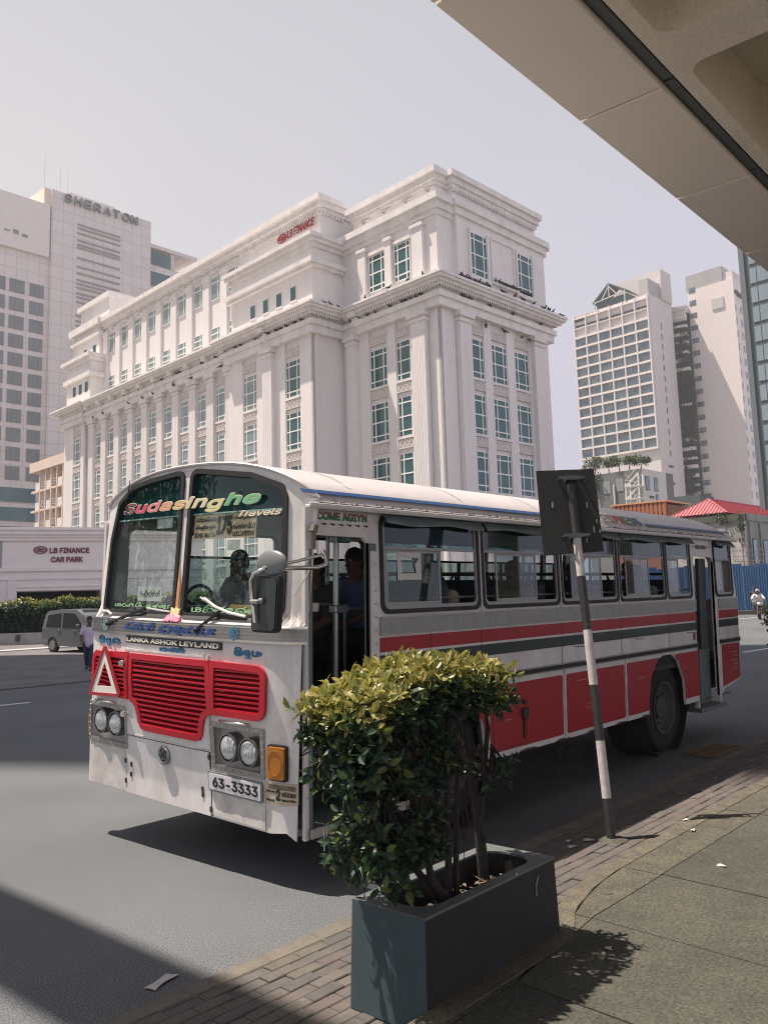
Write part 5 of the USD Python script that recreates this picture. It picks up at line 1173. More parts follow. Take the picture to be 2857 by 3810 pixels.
wheelmark(.585, 1.70, .042, pteal); wheelmark(2.33, 1.70, .042, M('paint_teal_faded', (.2, .33, .38), .6))
# --- lotus on the pillar, pillar garland
pink = M('lotus_pink', (.62, .13, .22), .5, var=.4, vscale=30., col2=(.75, .45, .45)); crm = M('lotus_cream', (.68, .62, .34), .5)
lo = fr('lotus', unary_union([Polygon([(1.335 + .075 * math.sin(a) * .2, 1.80), (1.335 + .085 * math.sin(a) + .02 * math.cos(a), 1.79 + .03 * math.cos(a)), (1.335 + .10 * math.sin(a), 1.775 + .055 * math.cos(a) * .6 - .01), (1.335 + .085 * math.sin(a) - .02 * math.cos(a), 1.765)]) .buffer(.004) for a in np.linspace(-1.5, 1.5, 7)] + [Polygon([(1.27, 1.80), (1.30, 1.765), (1.335, 1.775), (1.37, 1.762), (1.40, 1.80)])]), pink, .02, .04, maxe=None)
fr('lotus_heart', Polygon([(1.285, 1.80), (1.275, 1.865), (1.30, 1.85), (1.335, 1.87), (1.365, 1.85), (1.395, 1.868), (1.385, 1.80)]), crm, .018, .032, lo, maxe=None)
fr('garland', Polygon([(1.32, 1.86), (1.315, 2.05), (1.34, 2.2), (1.35, 2.05), (1.352, 1.86)]), M('garland_orange', (.62, .3, .16), .5), .012, .022, lo, maxe=None)
# --- route board and papers behind the glass
tan = M('board_tan', (.9, .64, .45), .6); ink = M('board_ink', (.04, .035, .03), .6); deep = M('board_green', (.03, .09, .08), .6)
rb_ = fr('route_board', sbox(.535, 2.403, 1.255, 2.595), tan, -.03, -.026, maxe=None)
fr('board_digits', fit(text_poly('175', 1, bold=5), .275, 2.43, .455, 2.58), ink, -.026, -.0245, rb_, y0=1.255)
fr('board_text', fit(text_poly('KOHILAWATTA', 1, bold=3), .02, 2.415, .265, 2.452), ink, -.026, -.0245, rb_, y0=1.255); fr('board_text', fit(text_poly('KOLLUPITIYA', 1, bold=3), .47, 2.415, .705, 2.452), ink, -.026, -.0245, rb_, y0=1.255)
try:
    t1, t2 = text_poly('கோஹிலவத்தை', 1, bold=1, fontfile='NotoSansTamil*'), text_poly('கொள்ளுபிட்டி', 1, bold=1, fontfile='NotoSansTamil*')
except Exception: t1 = t2 = sinhala(['ra', 'pa', 'la', 'ma', 'ya'], .06)
fr('board_text', fit(t1, .02, 2.47, .265, 2.515), ink, -.026, -.0245, rb_, y0=1.255); fr('board_text', fit(t2, .47, 2.47, .705, 2.515), ink, -.026, -.0245, rb_, y0=1.255)
fr('board_text', fit(sinhala(['na', 'oo', 'ba', 'la', 'vi', 'th', 'na'], .07), .02, 2.535, .265, 2.578), ink, -.026, -.0245, rb_, y0=1.255); fr('board_text', fit(sinhala(['na', 'oo', 'la', 'du', 'pa', 'yi', 'ya'], .07), .47, 2.535, .705, 2.578), ink, -.026, -.0245, rb_, y0=1.255)
pap = M('pale_paper', (.66, .64, .62), .7)
sg2 = fr('destination_card', sbox(1.63, 1.91, 2.01, 2.03), pap, -.035, -.03, maxe=None); fr('card_text', fit(sinhala(['a', 'mba', 'th', 'la', 'lee'], .045), .03, 1.945, .35, 2.005), ink, -.03, -.0285, sg2, y0=2.01)
fr('windscreen_card', sbox(1.56, 2.51, 1.79, 2.595), M('card_grey', (.6, .6, .57), .7), -.03, -.027, maxe=None); fr('windscreen_card', rrect(1.42, 2.43, 1.465, 2.56, .02), pap, -.03, -.027, maxe=None); fr('windscreen_card', sbox(.70, 2.31, .835, 2.387), pap, -.03, -.027, maxe=None)
fr('yellow_card', sbox(.53, 1.80, .78, 1.90), M('card_ochre', (.5, .3, .08), .7), -.06, -.05, maxe=None)
# sticker under the corner indicator
st_ = fr('paper_sticker', Polygon([(.30, .685), (.03, .70), (.028, .565), (.12, .545), (.295, .545)]), M('sticker_buff', (.55, .47, .34), .7, var=.5, vscale=25., col2=(.42, .36, .27)), .002, .006)
fr('sticker_text', fit(text_poly('2', 1, bold=6), .095, .575, .135, .65), ink, .006, .008, st_, y0=.295, maxe=None)
fr('sticker_text', fit(text_poly('Colombo No.', 1, bold=3), .005, .565, .085, .582), ink, .006, .008, st_, y0=.295); fr('sticker_text', fit(text_poly('Regional Office', 1, bold=3), .145, .572, .25, .592), ink, .006, .008, st_, y0=.295)
for k in range(3): fr('sticker_text', fit(sinhala(list(np.random.default_rng(k).permutation(['na', 'ma', 'ra', 'ya', 'pa', 'sa', 'th'])), .07), .03, .655 + k * .011 - .005, .25, .664 + k * .011 - .004), ink, .006, .008, st_, y0=.295)
fr('sticker_text', fit(sinhala(['na', 'ma', 'pa', 'ya', 'da'], .09), .005, .62, .085, .64), ink, .006, .008, st_, y0=.295); fr('sticker_text', fit(sinhala(['pa', 'ma', 'na', 'ra', 'sa', 'ya'], .09), .145, .605, .25, .64), ink, .006, .008, st_, y0=.295)
# --- warning triangle hung on the left grille
tri = Polygon([(2.255, 1.545), (2.555, 1.095), (1.985, 1.125)])
wt = fr('warning_triangle', Rnd(tri, .02).difference(tri.buffer(-.026)), M('triangle_red', (.36, .03, .04), .4), .05, .07, maxe=None)
fr('triangle_white', tri.buffer(-.026).difference(tri.buffer(-.082)), M('triangle_white', (.78, .76, .70), .5), .052, .062, wt, maxe=None)
# --- wipers, hooks, aerial
for (a, b) in (((2.27, 1.715), (1.77, 1.85)), ((.99, 1.71), (.80, 1.85))):
    P2 = front()(np.array([[a[0], a[1], .035], [b[0], b[1], .03]])); wp = obj('wiper', MB().bar(P2[0], P2[1], .022, .02), rubber, bus)
    c2 = front()(np.array([[b[0] + .0, b[1] + .004, .012], [b[0] - .42 if a[0] > 2 else b[0] + .26, b[1] - .025 if a[0] > 2 else b[1] + .1, .008], ])); obj('wiper_blade', MB().tube([c2[0], (c2[0] + c2[1]) / 2 + [-.004, 0, .0], c2[1]], .009, 6), M('wiper_grey', (.45, .45, .43), .5), wp)
    obj('wiper_pivot', MB().sphere(P2[0], .022, 1), rubber, wp)
rod = front()(np.array([[1.0, 1.945, .02], [.85, 1.885, .035], [.7, 1.845, .035], [.52, 1.82, .03]])); obj('wiper_blade', MB().tube(rod, .011, 6), M('wiper_white', (.62, .62, .6), .5), bus, smooth=50)
hk = front()(np.array([[2.46, 1.785, .01], [2.45, 1.815, .05], [2.36, 1.815, .05], [2.32, 1.785, .01]])); obj('grab_hook', MB().tube(hk, .012, 7), bwhite, bus, smooth=50)
an = front()(np.array([[2.24, 2.955, .02], [2.245, 2.75, .03], [2.23, 2.56, .02]])); obj('aerial', MB().tube(an, .004, 5), rubber, bus)
# --- mirrors on their arm
ma_ = obj('mirror_arm', MB().tube([(.08, -.06, 2.26), (-.15, -.06, 2.215), (-.38, .02, 2.165)], .013, 8).tube([(.1, -.05, 2.29), (.11, -.08, 2.24), (.09, -.09, 2.19), (.02, -.075, 2.172), (-.2, -.04, 2.165), (-.36, .05, 2.155), (-.39, .11, 2.13), (-.39, .142, 2.08), (-.385, .135, 1.96)], .017, 9).tube([(-.385, .135, 1.96), (-.38, .11, 1.80)], .010, 7).tube([(-.03, -.06, 2.16), (-.1, .02, 1.97)], .004, 5), chrome, bus, smooth=50)
mh = MB().ext(rrect(-.10, 1.735, .175, 2.112, .045, 5), .05); mh.map(lambda v: np.c_[-.36 + v[:, 2] + .06 * (v[:, 0]), v[:, 0] + (v[:, 1] - 1.92) * -.06, v[:, 1]])
obj('mirror', mh, rubber, bus, smooth=30); rim_ = MB().ext(rrect(-.085, 1.75, .16, 2.097, .035, 4), .004); obj('mirror_back', rim_.map(lambda v: np.c_[-.366 + v[:, 2] + .06 * v[:, 0], v[:, 0] + (v[:, 1] - 1.92) * -.06, v[:, 1]]), M('mirror_back', (.025, .035, .037), .3, spec=.6), bus); obj('clamp', MB().cbox((-.41, .05, 1.925), (-.36, .14, 1.955), .008).sphere((-.375, .055, 1.945), .022, 1), M('clamp_grey', (.25, .25, .24), .5), bus)
obj('round_mirror', MB().sphere((-.33, 0.0, 2.2), 1.0, 3, (.04, .148, .088)), M('mirror_grey', (.17, .185, .19), .35, spec=.5), bus, smooth=True)
# --- roof
xs_r = np.r_[np.linspace(-.1, .15, 5), np.linspace(.4, 7.9, 22), np.linspace(8.05, 8.47, 8)]
G = []
for x in xs_r:
    ye = np.linspace(-.02, BW + .02, 49); z = zr(ye); k = np.clip((x - 7.95) / .52, 0, 1); z = z - .30 * k ** 2.4 * ((z - 2.58) / .43) - .02 * k
    xx = np.full(49, x) 
    if x < .16: xx = np.where(True, x + np.clip(xs(ye, 2.9) + .1, 0, .2) * (1 - (x + .1) / .26), x)
    G.append(np.c_[xx, ye, np.maximum(z, 2.585)])
roofm = M('bus_roof_white', (.56, .53, .53), .42, var=.8, vscale=1.5, col2=(.43, .41, .40), fine=.06, fscale=30., stretch=(.5, 1.5, 1), bump=.12, bscale=3., bdist=.03)
obj('roof', MB().grid(np.array(G)), roofm, bus, smooth=40)
obj('roof_lining', MB().grid(np.array(G) - [0, 0, .05]), liner, bus, smooth=40)
RF = lambda x, y, n=.0: np.array([x, y, float(zr(y)) + n])
lip = [front()(np.array([[y, float(zr(y)) - .006, .012]]))[0] for y in np.linspace(.0, BW, 36)]; obj('roof_lip', MB().tube(lip, .012, 6), roofm, bus, smooth=50)
def roof_text(name, poly, x0, m, z0, n=.004):
    def fn(v):
        t = np.clip((v[:, 1]), 0, 1)
        yy = np.interp(z0 + v[:, 1], zr(np.linspace(-.02, CY, 200)), np.linspace(-.02, CY, 200)); return np.c_[x0 + v[:, 0], yy - .004 - v[:, 2] * .7, z0 + v[:, 1] + v[:, 2] * .6 + .002]
    obj(name, MB().ext(poly, n, fn=fn, maxe=.12), m, bus)
for (a, b) in ((-.04, 3.55), (5.58, 8.3)): roof_text('roof_stripe', sbox(a, 0, b, .028), 0, bblue, 2.70)
for i, (ch, c) in enumerate(zip('EXPRESS', ((.18, .16, .15), (.2, .17, .15), (.45, .09, .08), (.42, .12, .09), (.04, .22, .07), (.04, .2, .1), (.05, .12, .3)))):
    roof_text('roof_letter', fit(text_poly(ch, 1, bold=2), 0, 0, .115, .10), 4.52 + i * .142, M('roof_letter_' + 'abcdefg'[i], c, .6, var=.5 if i < 2 else .2, vscale=40., col2=(.6, .56, .53)), 2.695)
roof_text('roof_letter', fit(text_poly('S', 1, bold=4), 0, 0, .11, .085), 3.60, M('roof_letter_faded', (.36, .33, .3), .6, var=.5, vscale=40, col2=(.6, .56, .53)), 2.70)
for x in (.52, 1.95, 3.2, 4.45, 5.75, 7.0, 7.95):
    yy = np.linspace(.01, BW - .01, 30); obj('roof_seam', MB().grid(np.array([[RF(x + d, y, .004 if x == .52 else .0025) for y in yy] for d in ((0, .035) if x == .52 else (0, .010))])), bgrey if x == .52 else seam, bus)
obj('gutter', MB().cbox((-.03, -.055, 2.590), (8.42, .0, 2.615), .006).cbox((-.03, -.06, 2.600), (8.42, -.045, 2.628), .004), bwhite, bus); obj('gutter', MB().cbox((.0, BW, 2.590), (8.42, BW + .05, 2.615), .006), bwhite, bus)
rg5 = np.random.default_rng(9); pm5 = MB()
for i in range(150):
    x = rg5.uniform(.05, 8.2); z = 2.635 + abs(rg5.normal(0, .012)); y = float(np.interp(z, zr(np.linspace(-.02, CY, 200)), np.linspace(-.02, CY, 200))); l = rg5.uniform(.008, .035)
    pm5.add([(x, y - .005, z), (x + l, y - .006, z + rg5.uniform(-.006, .006)), (x + l * .6, y - .004, z + rg5.uniform(.008, .018)), (x + .1 * l, y - .004, z + .008)], [(0, 1, 2), (0, 2, 3)])
obj('peeled_paint', pm5, grime, bus, kind='stuff')
# --- kerb side: shell, windows, doors, stripes
WINS = [(.79, 2.085), (2.145, 3.465), (3.515, 4.755), (4.80, 6.035), (6.075, 6.83)]
W6 = (7.665, 8.30)
SILL, TOP = 1.832, 2.578
holes = [rrect(a, SILL, b, TOP, .075) for a, b in WINS + [W6]]
fdoor = sbox(.06, .2, .66, 2.36).union(Polygon([(.06, 2.36), (.085, 2.405), (.60, 2.40), (.66, 2.34)])); rdoor = sbox(6.945, .2, 7.64, 2.30).union(Polygon([(6.945, 2.3), (6.99, 2.37), (7.60, 2.355), (7.64, 2.30)]))
def archp(cx, r=.545): return Polygon([(cx - r, .3), (cx - r, .62), (cx - r * .86, .93), (cx - r * .5, 1.12), (cx - r * .18, 1.16), (cx + r * .25, 1.155), (cx + r * .6, 1.06), (cx + r * .9, .82), (cx + r, .3)])
sideo = Polygon([(.0, .32), (.03, .32), (.06, .36), (.06, .505), (.75, .505), (6.93, .515), (7.72, .515), (7.83, .585), (8.44, .665), (8.49, 1.15), (8.44, 1.8), (8.30, 2.60), (0, 2.60)])
wheelx = (1.62, 5.985); wheelc = {1.62: 1.70, 5.985: 6.09}
sp_ = sideo.difference(unary_union(holes + [fdoor, rdoor] + [archp(x) for x in wheelx]))
sd('side_panel', sp_, bwhite, -.03, 0)
fo = Polygon([(.0, .345), (0, .505), (8.0, .505), (8.44, .665), (8.49, 1.15), (8.44, 1.8), (8.30, 2.60), (0, 2.60)]).difference(unary_union([rrect(a, SILL, b, TOP - .03, .07) for a, b in [(.25, .85), (.9, 2.085)] + WINS[1:] + [(6.9, 7.6), W6]] + [archp(x) for x in wheelx]))
sd('side_panel', fo, bwhite, -.03, 0, fn=far)
obj('rear_panel', MB().ext(sbox(0.02, .68, BW - .02, 2.62).difference(rrect(.35, 1.75, BW - .35, 2.4, .1)), .03, fn=lambda v: np.c_[8.44 - .13 * np.clip((v[:, 1] - 1.8) / .8, 0, 1) - v[:, 2], v[:, 0], v[:, 1]]), bwhite, bus)
# stripes, mouldings, red panels
segs = [(.765, 6.93), (7.72, 8.46)]
def strips(name, z0, z1, m, n0, n1, a=None):
    for (x0, x1) in (a or segs): sd(name, sbox(x0, z0, x1, z1), m, n0, n1)
strips('red_stripe', 1.532, 1.642, bred, .0, .003); strips('dark_stripe', 1.412, 1.510, bgreen, .0, .003)
strips('belt_moulding', 1.665, 1.795, alu2, .0, .012); strips('belt_bead', 1.66, 1.672, alu, .012, .022); strips('belt_bead', 1.788, 1.80, alu, .012, .022)
strips('rub_rail', 1.198, 1.238, rubber, .0, .022); strips('rub_rail_edge', 1.238, 1.25, alu, .0, .018); strips('rub_rail_edge', 1.186, 1.198, alu, .0, .018)
arches = unary_union([archp(x).buffer(.006) for x in wheelx])
for (x0, x1, z0, z1) in ((.78, 1.06, .565, 1.135), (1.10, 2.16, .565, 1.135), (2.215, 3.48, .56, 1.135), (3.56, 4.83, .56, 1.135), (4.90, 6.15, .565, 1.14), (6.22, 6.945, .585, 1.15)):
    sd('lower_panel', rrect(x0, z0, x1, z1, .025, 3).difference(arches), bred, .001, .006)
sd('lower_panel', Polygon([(7.78, .61), (8.43, .69), (8.435, 1.165), (7.785, 1.175)]), bred, .001, .006)
for x in (2.185, 3.52, 4.865, 6.19): sd('panel_strip', sbox(x - .012, .52 if x < 6 else 1.14, x + .012, 1.18), bgrey, .001, .012)
for x in (1.39, 2.10, 3.49, 4.79, 6.06): sd('seam', sbox(x - .003, 1.25, x + .003, 1.65), seam, .0033, .0045)
for x in (2.115, 3.49, 4.778, 6.055): sd('pillar_strip', sbox(x - .012, 1.80, x + .012, 2.59), bgrey, .0, .01)
htc = sd('hatch', sbox(2.26, .58, 2.79, .98).difference(sbox(2.266, .586, 2.784, .974)), seam, .006, .008)
latch = obj('latch', MB().cbox((2.72, -.04, .80), (2.80, -.006, .90), .01).box((2.745, -.02, .62), (2.755, -.006, .8)).cbox((2.735, -.03, .93), (2.79, -.006, .97), .008), M('latch_dark', (.03, .032, .03), .6, var=.5, vscale=30.), htc)
for (a, b, c) in ((3.75, 1.05, .3), (3.98, .80, .25), (3.95, .76, .28), (2.4, .9, .16), (2.45, .82, .10), (5.15, .95, .2)): sd('scratch', sbox(a, b, a + c, b + .006), M('scratch_pale', (.6, .35, .33), .6), .0065, .0075)
for x in (1.02, 3.7, 5.1, 6.6): sd('rust_streak', Polygon([(x, 1.40), (x + .3, 1.385), (x + .31, 1.378), (x + .05, 1.39)]), grime, .001, .002)
for i in range(12):
    x = .8 + i * .63
    if any(abs(x - c) < .7 for c in wheelx): continue
    sd('rust_edge', Polygon([(x, .507), (x + .32, .507), (x + .26, .523), (x + .1, .53), (x + .02, .518)]), grime, .001, .003)
# side lettering
rgm = {'g': ('geometry', {}), 's': ('separate_xyz', {}), 'r': ('map_range', {'from_min': 2.535, 'from_max': 2.585, 'to_min': 0., 'to_max': 1., 'clamp': True}), 'm': ('mix', {'color1': (.03, .17, .06), 'color2': (.38, .07, .06)}), 'p': ('principled_bsdf', {'roughness': .6})}
MATS['lettering_two_tone'] = usdkit.material(stage, '/World/Looks/lettering_two_tone', rgm, [('g.position', 's.vector'), ('s.z', 'r.value'), ('r.result', 'm.fac'), ('m.color', 'p.base_color')], surface='p.BSDF')
sd('lettering', fit(text_poly('COME AGIYN', 1, bold=5), .115, 2.517, .645, 2.577), MATS['lettering_two_tone'], .001, .004)
sd('lettering', fit(text_poly('WELCOME', 1, bold=5), 7.06, 2.46, 7.42, 2.515), M('lettering_grey', (.16, .17, .16), .6), .001, .004)
sd('lettering', fit(text_poly('IN', 1, bold=2), 6.80, 1.29, 6.88, 1.375), M('lettering_dark_red', (.2, .03, .03), .6), .001, .004)
for k, (t, w) in enumerate((('A. S. Sudasinghe', .2), ('No. 97/2A', .1), ('Kolonnawa Road', .16), ('Kotikawatta', .12), ('Tel. 2532151', .15))): sd('lettering', fit(text_poly(t, 1, bold=2), 8.35 - w * 1.3, 1.04 - k * .055, 8.35, 1.065 - k * .055), M('lettering_pale', (.5, .36, .34), .6), .0065, .008)
for (a, b) in ((.06, .72), (6.95, 7.64)):
    for k in range(7): sd('peeling', Polygon([(a + k * .09, 2.495), (a + k * .09 + .06, 2.492), (a + k * .09 + .05, 2.478), (a + k * .09 + .02, 2.483)]), grime, .001, .003)
# windows
def bus_window(a, b, slide, fn=side):
    w = sd('window', rrect(a - .012, SILL - .012, b + .012, TOP + .012, .08).difference(rrect(a + .022, SILL + .022, b - .022, TOP - .02, .06)), rubber, -.012, .014, fn=fn)
    f = rrect(a + .02, SILL + .02, b - .02, TOP - .02, .06).difference(rrect(a + .045, SILL + .05, b - .045, TOP - .04, .05)).union(sbox(a + .03, 2.318, b - .03, 2.342))
    sd('frame', f, alu2, -.012, .006, w, fn)
    sd('upper_pane', sbox(a + .045, 2.342, b - .045, TOP - .04), bglass_t, -.006, -.003, w, fn)
    s0, s1 = slide
    sd('sliding_frame', sbox(s0, SILL + .05, s1, 2.318).difference(sbox(s0 + .022, SILL + .075, s1 - .022, 2.295)), alu2, -.022, -.012, w, fn)
    sd('sliding_pane', sbox(s0 + .02, SILL + .07, s1 - .02, 2.3), bglass, -.018, -.015, w, fn)
    if fn is side:
        mb = MB(); n = 8; x_ = np.linspace(a - .01, b + .01, 14); G = []
        for q in np.linspace(0, 1, n): G.append([(x, -(.005 + .055 * math.sin(q * 1.5)) - .004 * math.sin(x * 9), TOP + .008 - .075 * q - .01 * q * math.sin(x * 7)) for x in x_])
        obj('drip_visor', mb.grid(np.array(G)), M('visor_dark', (.10, .14, .15), .35, spec=.6, var=.6, vscale=6., col2=(.2, .24, .25)), w, smooth=40)
    return w
w1 = bus_window(*WINS[0], (.86, 1.56)); bus_window(*WINS[1], (2.38, 3.08)); bus_window(*WINS[2], (3.75, 4.42)); bus_window(*WINS[3], (5.0, 5.62)); bus_window(*WINS[4], (6.13, 6.5)); bus_window(*W6, (7.74, 8.02))
sd('torn_notice', sbox(1.0, 2.08, 1.30, 2.30).difference(Polygon([(1.05, 2.13), (1.05, 2.27), (1.13, 2.26), (1.14, 2.24), (1.16, 2.26), (1.27, 2.255), (1.22, 2.2), (1.235, 2.135)])), pap, -.011, -.009, w1)
for a, b in [(.9, 2.085)] + WINS[1:] + [(6.9, 7.6), W6]:
    w = sd('window', rrect(a - .012, SILL - .012, b + .012, TOP - .018, .08).difference(rrect(a + .03, SILL + .03, b - .03, TOP - .055, .06)).union(sbox(a, 2.29, b, 2.315)).union(sbox((a + b) / 2 - .02, SILL, (a + b) / 2 + .02, 2.3)), rubber, -.02, .012, fn=far)
    sd('pane', sbox(a + .02, SILL + .02, b - .02, 2.29), bglass, -.006, -.004, w, far)
# doors
dgrey = M('door_grey', (.15, .18, .18), .5, var=.4, vscale=6., col2=(.09, .11, .11))
sd('door_frame', sbox(.66, .51, .745, 2.36), dgrey, -.05, .0015); sd('door_frame', sbox(.035, .36, .065, 2.40), dgrey, -.05, .004)
for z in np.linspace(.6, 2.3, 18): sd('rivet', Point(.725, z).buffer(.007, 3), alu, .0015, .006); sd('rivet', Point(.02, z).buffer(.006, 3), alu, .0, .005)
obj('step', MB().cbox((.03, -.03, .33), (1.05, .75, .385), .006), dgrey, bus); obj('step_riser', MB().box((.05, .75, .38), (.9, .78, 1.05)).box((.05, .42, .38), (.9, .44, .72)).box((.05, .42, .70), (.9, .78, .72)), blackin, bus)
obj('step_edge', MB().cbox((.02, -.045, .335), (1.06, -.03, .40), .004), M('step_worn', (.4, .38, .33), .6, var=.7, vscale=12.), bus)
obj('string', MB().tube([(.12, -.05, .39), (.125, -.055, .33), (.13, -.05, .24)], .005, 4).tube([(.15, -.05, .38), (.15, -.055, .30)], .005, 4), pap, bus)
obj('step', MB().cbox((6.93, -.03, .36), (7.80, .7, .41), .006), dgrey, bus); obj('rear_door_leaf', MB().cbox((7.30, .12, .42), (7.66, .16, 1.14), .008), dgrey, bus); obj('rear_door_leaf', MB().cbox((7.34, .10, 1.14), (7.58, .15, 2.34), .008), M('door_grey_dark', (.06, .075, .08), .5), bus)
sd('door_frame', sbox(6.90, .42, 6.95, 2.36), bgrey, -.05, .002); sd('door_frame', sbox(7.64, .42, 7.715, 2.36), bgrey, -.05, .002)
rail = M('grab_rail', (.40, .43, .43), .25, metal=.8)
hr = MB().tube([(.57, .28, .7), (.57, .28, 2.5)], .024, 10); obj('grab_pole', hr, rail, bus, smooth=40)
obj('grab_rail', MB().tube([(.57, .28, 1.86), (.95, .28, 1.85)], .016, 8).tube([(.57, .28, 2.40), (.95, .28, 2.405)], .016, 8), rail, bus, smooth=40); obj('clamp', MB().cbox((.53, .24, 1.83), (.68, .32, 1.89), .008).cbox((.53, .24, 2.37), (.70, .32, 2.44), .008), rail, bus)
obj('engine_cover', MB().cbox((.55, .95, 1.0), (1.35, 1.65, 1.62), .05), blackin, bus)
obj('driver_rail', MB().tube([(.9, .5, 1.0), (.9, .5, 1.88), (.9, .95, 1.88)], .016, 8).tube([(.62, .9, 1.84), (1.1, .9, 1.84)], .014, 8).tube([(.62, .9, 1.74), (1.1, .9, 1.74)], .012, 8), rail, bus, smooth=40)
obj('curtain', MB().grid(np.array([[(.09 + .03 * math.sin(q * 2.2), .08 + .035 * q / 3, z) for q in np.linspace(0, 6, 14)] for z in np.linspace(1.85, 2.4, 5)])), M('curtain_navy', (.02, .025, .04), .9), bus); obj('curtain_tie', MB().lathe([(.07, 1.86), (.075, 1.89), (.07, 1.92)], (.11, .10, 0), n=10), M('tie_pale', (.5, .48, .44), .8), bus)
obj('door_motor', MB().tube([(.02, -.03, 2.30), (.02, -.03, 2.42)], .024, 8).tube([(.03, -.02, 2.42), (.05, -.02, 2.47)], .03, 8), M('old_metal', (.2, .18, .15), .6, var=.8, vscale=25.), bus)
# interior
obj('floor', MB().box((.45, .78, .98), (6.85, BW - .05, 1.03)).box((.95, .05, .98), (6.85, .8, 1.03)).box((6.8, .72, .98), (8.38, BW - .05, 1.03)).box((7.7, .05, .98), (8.38, .75, 1.03)), floorm, bus)
obj('inner_lining', MB().box((.8, .04, 1.03), (6.85, .07, SILL - .02)).box((.3, BW - .07, 1.03), (8.4, BW - .04, SILL - .02)), blackin, bus)
obj('dash', MB().cbox((.02, .5, 1.30), (.48, BW - .15, 1.80), .06), blackin, bus); obj('underbody', MB().box((.25, .25, .55), (8.2, BW - .25, .98)).box((.1, .35, .42), (.5, BW - .1, .95)), M('underbody', (.02, .02, .02), .9), bus)
seatm = M('seat_blue', (.03, .045, .07), .7); hdl = M('seat_rail', (.05, .055, .055), .4)
for i, x in enumerate(np.arange(1.35, 6.5, .80)):
    for (ya, yb) in ((.12, 1.0), (1.70, 2.60)):
        s = obj('seat', MB().cbox((x, ya, 1.42), (x + .42, yb, 1.50), .03).cbox((x + .38, ya, 1.45), (x + .48, yb, 2.06), .04).box((x + .1, ya + .1, 1.03), (x + .16, yb - .1, 1.42)), seatm, bus)
        obj('seat_handle', MB().tube([(x + .43, ya + .1, 2.04), (x + .45, ya + .14, 2.13), (x + .45, yb - .14, 2.13), (x + .43, yb - .1, 2.04)], .018, 7), hdl, s, smooth=40)
obj('driver_seat', MB().cbox((.95, 1.85, 1.42), (1.35, 2.35, 1.52), .04).cbox((1.30, 1.85, 1.5), (1.40, 2.35, 2.15), .05), seatm, bus)
wv = np.array([.62, 2.10, 1.83]); ang = np.linspace(0, 2 * math.pi, 25); obj('steering_wheel', MB().tube([wv + [.06 * math.cos(a) * .5, .24 * math.sin(a), .2 * math.cos(a)] for a in ang], .016, 7).tube([wv, wv + [-.3, 0, -.35]], .03, 7).bar(wv - [0, .22, 0], wv + [0, .22, 0], .03, .02), blackin, bus, smooth=40)
for y in (.95, 1.75): obj('ceiling_rail', MB().tube([(.9, y, 2.78), (8.0, y, 2.78)], .017, 7), rail, bus, smooth=40)
for x in (1.2, 2.8, 4.4, 6.0, 7.5): obj('grab_pole', MB().tube([(x, 1.0, 1.03), (x, 1.0, 2.85)], .018, 7), rail, bus, smooth=40)
for z in (1.93, 2.20): obj('window_rail', MB().tube([(.8, .06, z if z < 2 else 2.0), (6.85, .06, z if z < 2 else 2.0)], .01, 6), rail, bus, smooth=40) if z < 2 else None
# wheels (stand on the road, not on the leaning body)
tyre = M('tyre', (.013, .013, .013), .9, var=.5, vscale=14., col2=(.028, .026, .024)); hub = M('wheel_steel', (.06, .06, .058), .7, var=.6, vscale=10., col2=(.10, .09, .08))
for wa in wheelx:
    wx = wheelc[wa]
    for y0_, sg in ((.10, -1), (BW - .10, 1)):
        zc = .50 - RHO * y0_ + .02
        prof = [(.30, -.13), (.34, -.145), (.44, -.15), (.485, -.135), (.505, -.10), (.508, 0), (.505, .10), (.485, .135), (.44, .15), (.34, .145), (.30, .13)]
        w = obj('wheel', MB().lathe(prof, (wx, y0_ - sg * .15, zc), axis='y', n=44), tyre, bus, smooth=40)
        o = sg
        obj('rim', MB().lathe([(.30, o * .13), (.315, o * .15), (.29, o * .145), (.265, o * .10), (.22, o * .06), (.15, o * .05), (.13, o * .11), (.0, o * .13)], (wx, y0_ - sg * .15, zc), axis='y', n=32), hub, w, smooth=40)
        nt = MB()
        for k in range(8): a = k * math.pi / 4; nt.lathe([(.016, 0), (.016, o * .03), (0, o * .035)], (wx + .19 * math.cos(a), y0_ - sg * .15 + o * .055, zc + .19 * math.sin(a)), axis='y', n=6)
        obj('wheel_nuts', nt, hub, w); tr = MB()
        for k in range(54):
            a = k * 2 * math.pi / 54; c = np.array([wx + .503 * math.cos(a), y0_ - sg * .15, zc + .503 * math.sin(a)]); tr.obox(c, ((math.cos(a), 0, math.sin(a)), (0, 1, 0), (-math.sin(a), 0, math.cos(a))), (.010, .125, .017))
        obj('tread', tr, tyre, w)
    obj('axle', MB().tube([(wx, .2, .5), (wx, BW - .2, .42)], .07, 8), M('underbody', (.02, .02, .02), .9), bus)
    obj('wheel_well', MB().lathe([(.62, 0), (.62, .5)], (wa, .03, .56), axis='y', n=24), M('underbody', (.02, .02, .02), .9), bus)
obj('mud_flap', MB().box((6.68, .05, .42), (6.70, .5, .8)).box((6.62, .02, .44), (6.66, .04, .52)), rubber, bus)
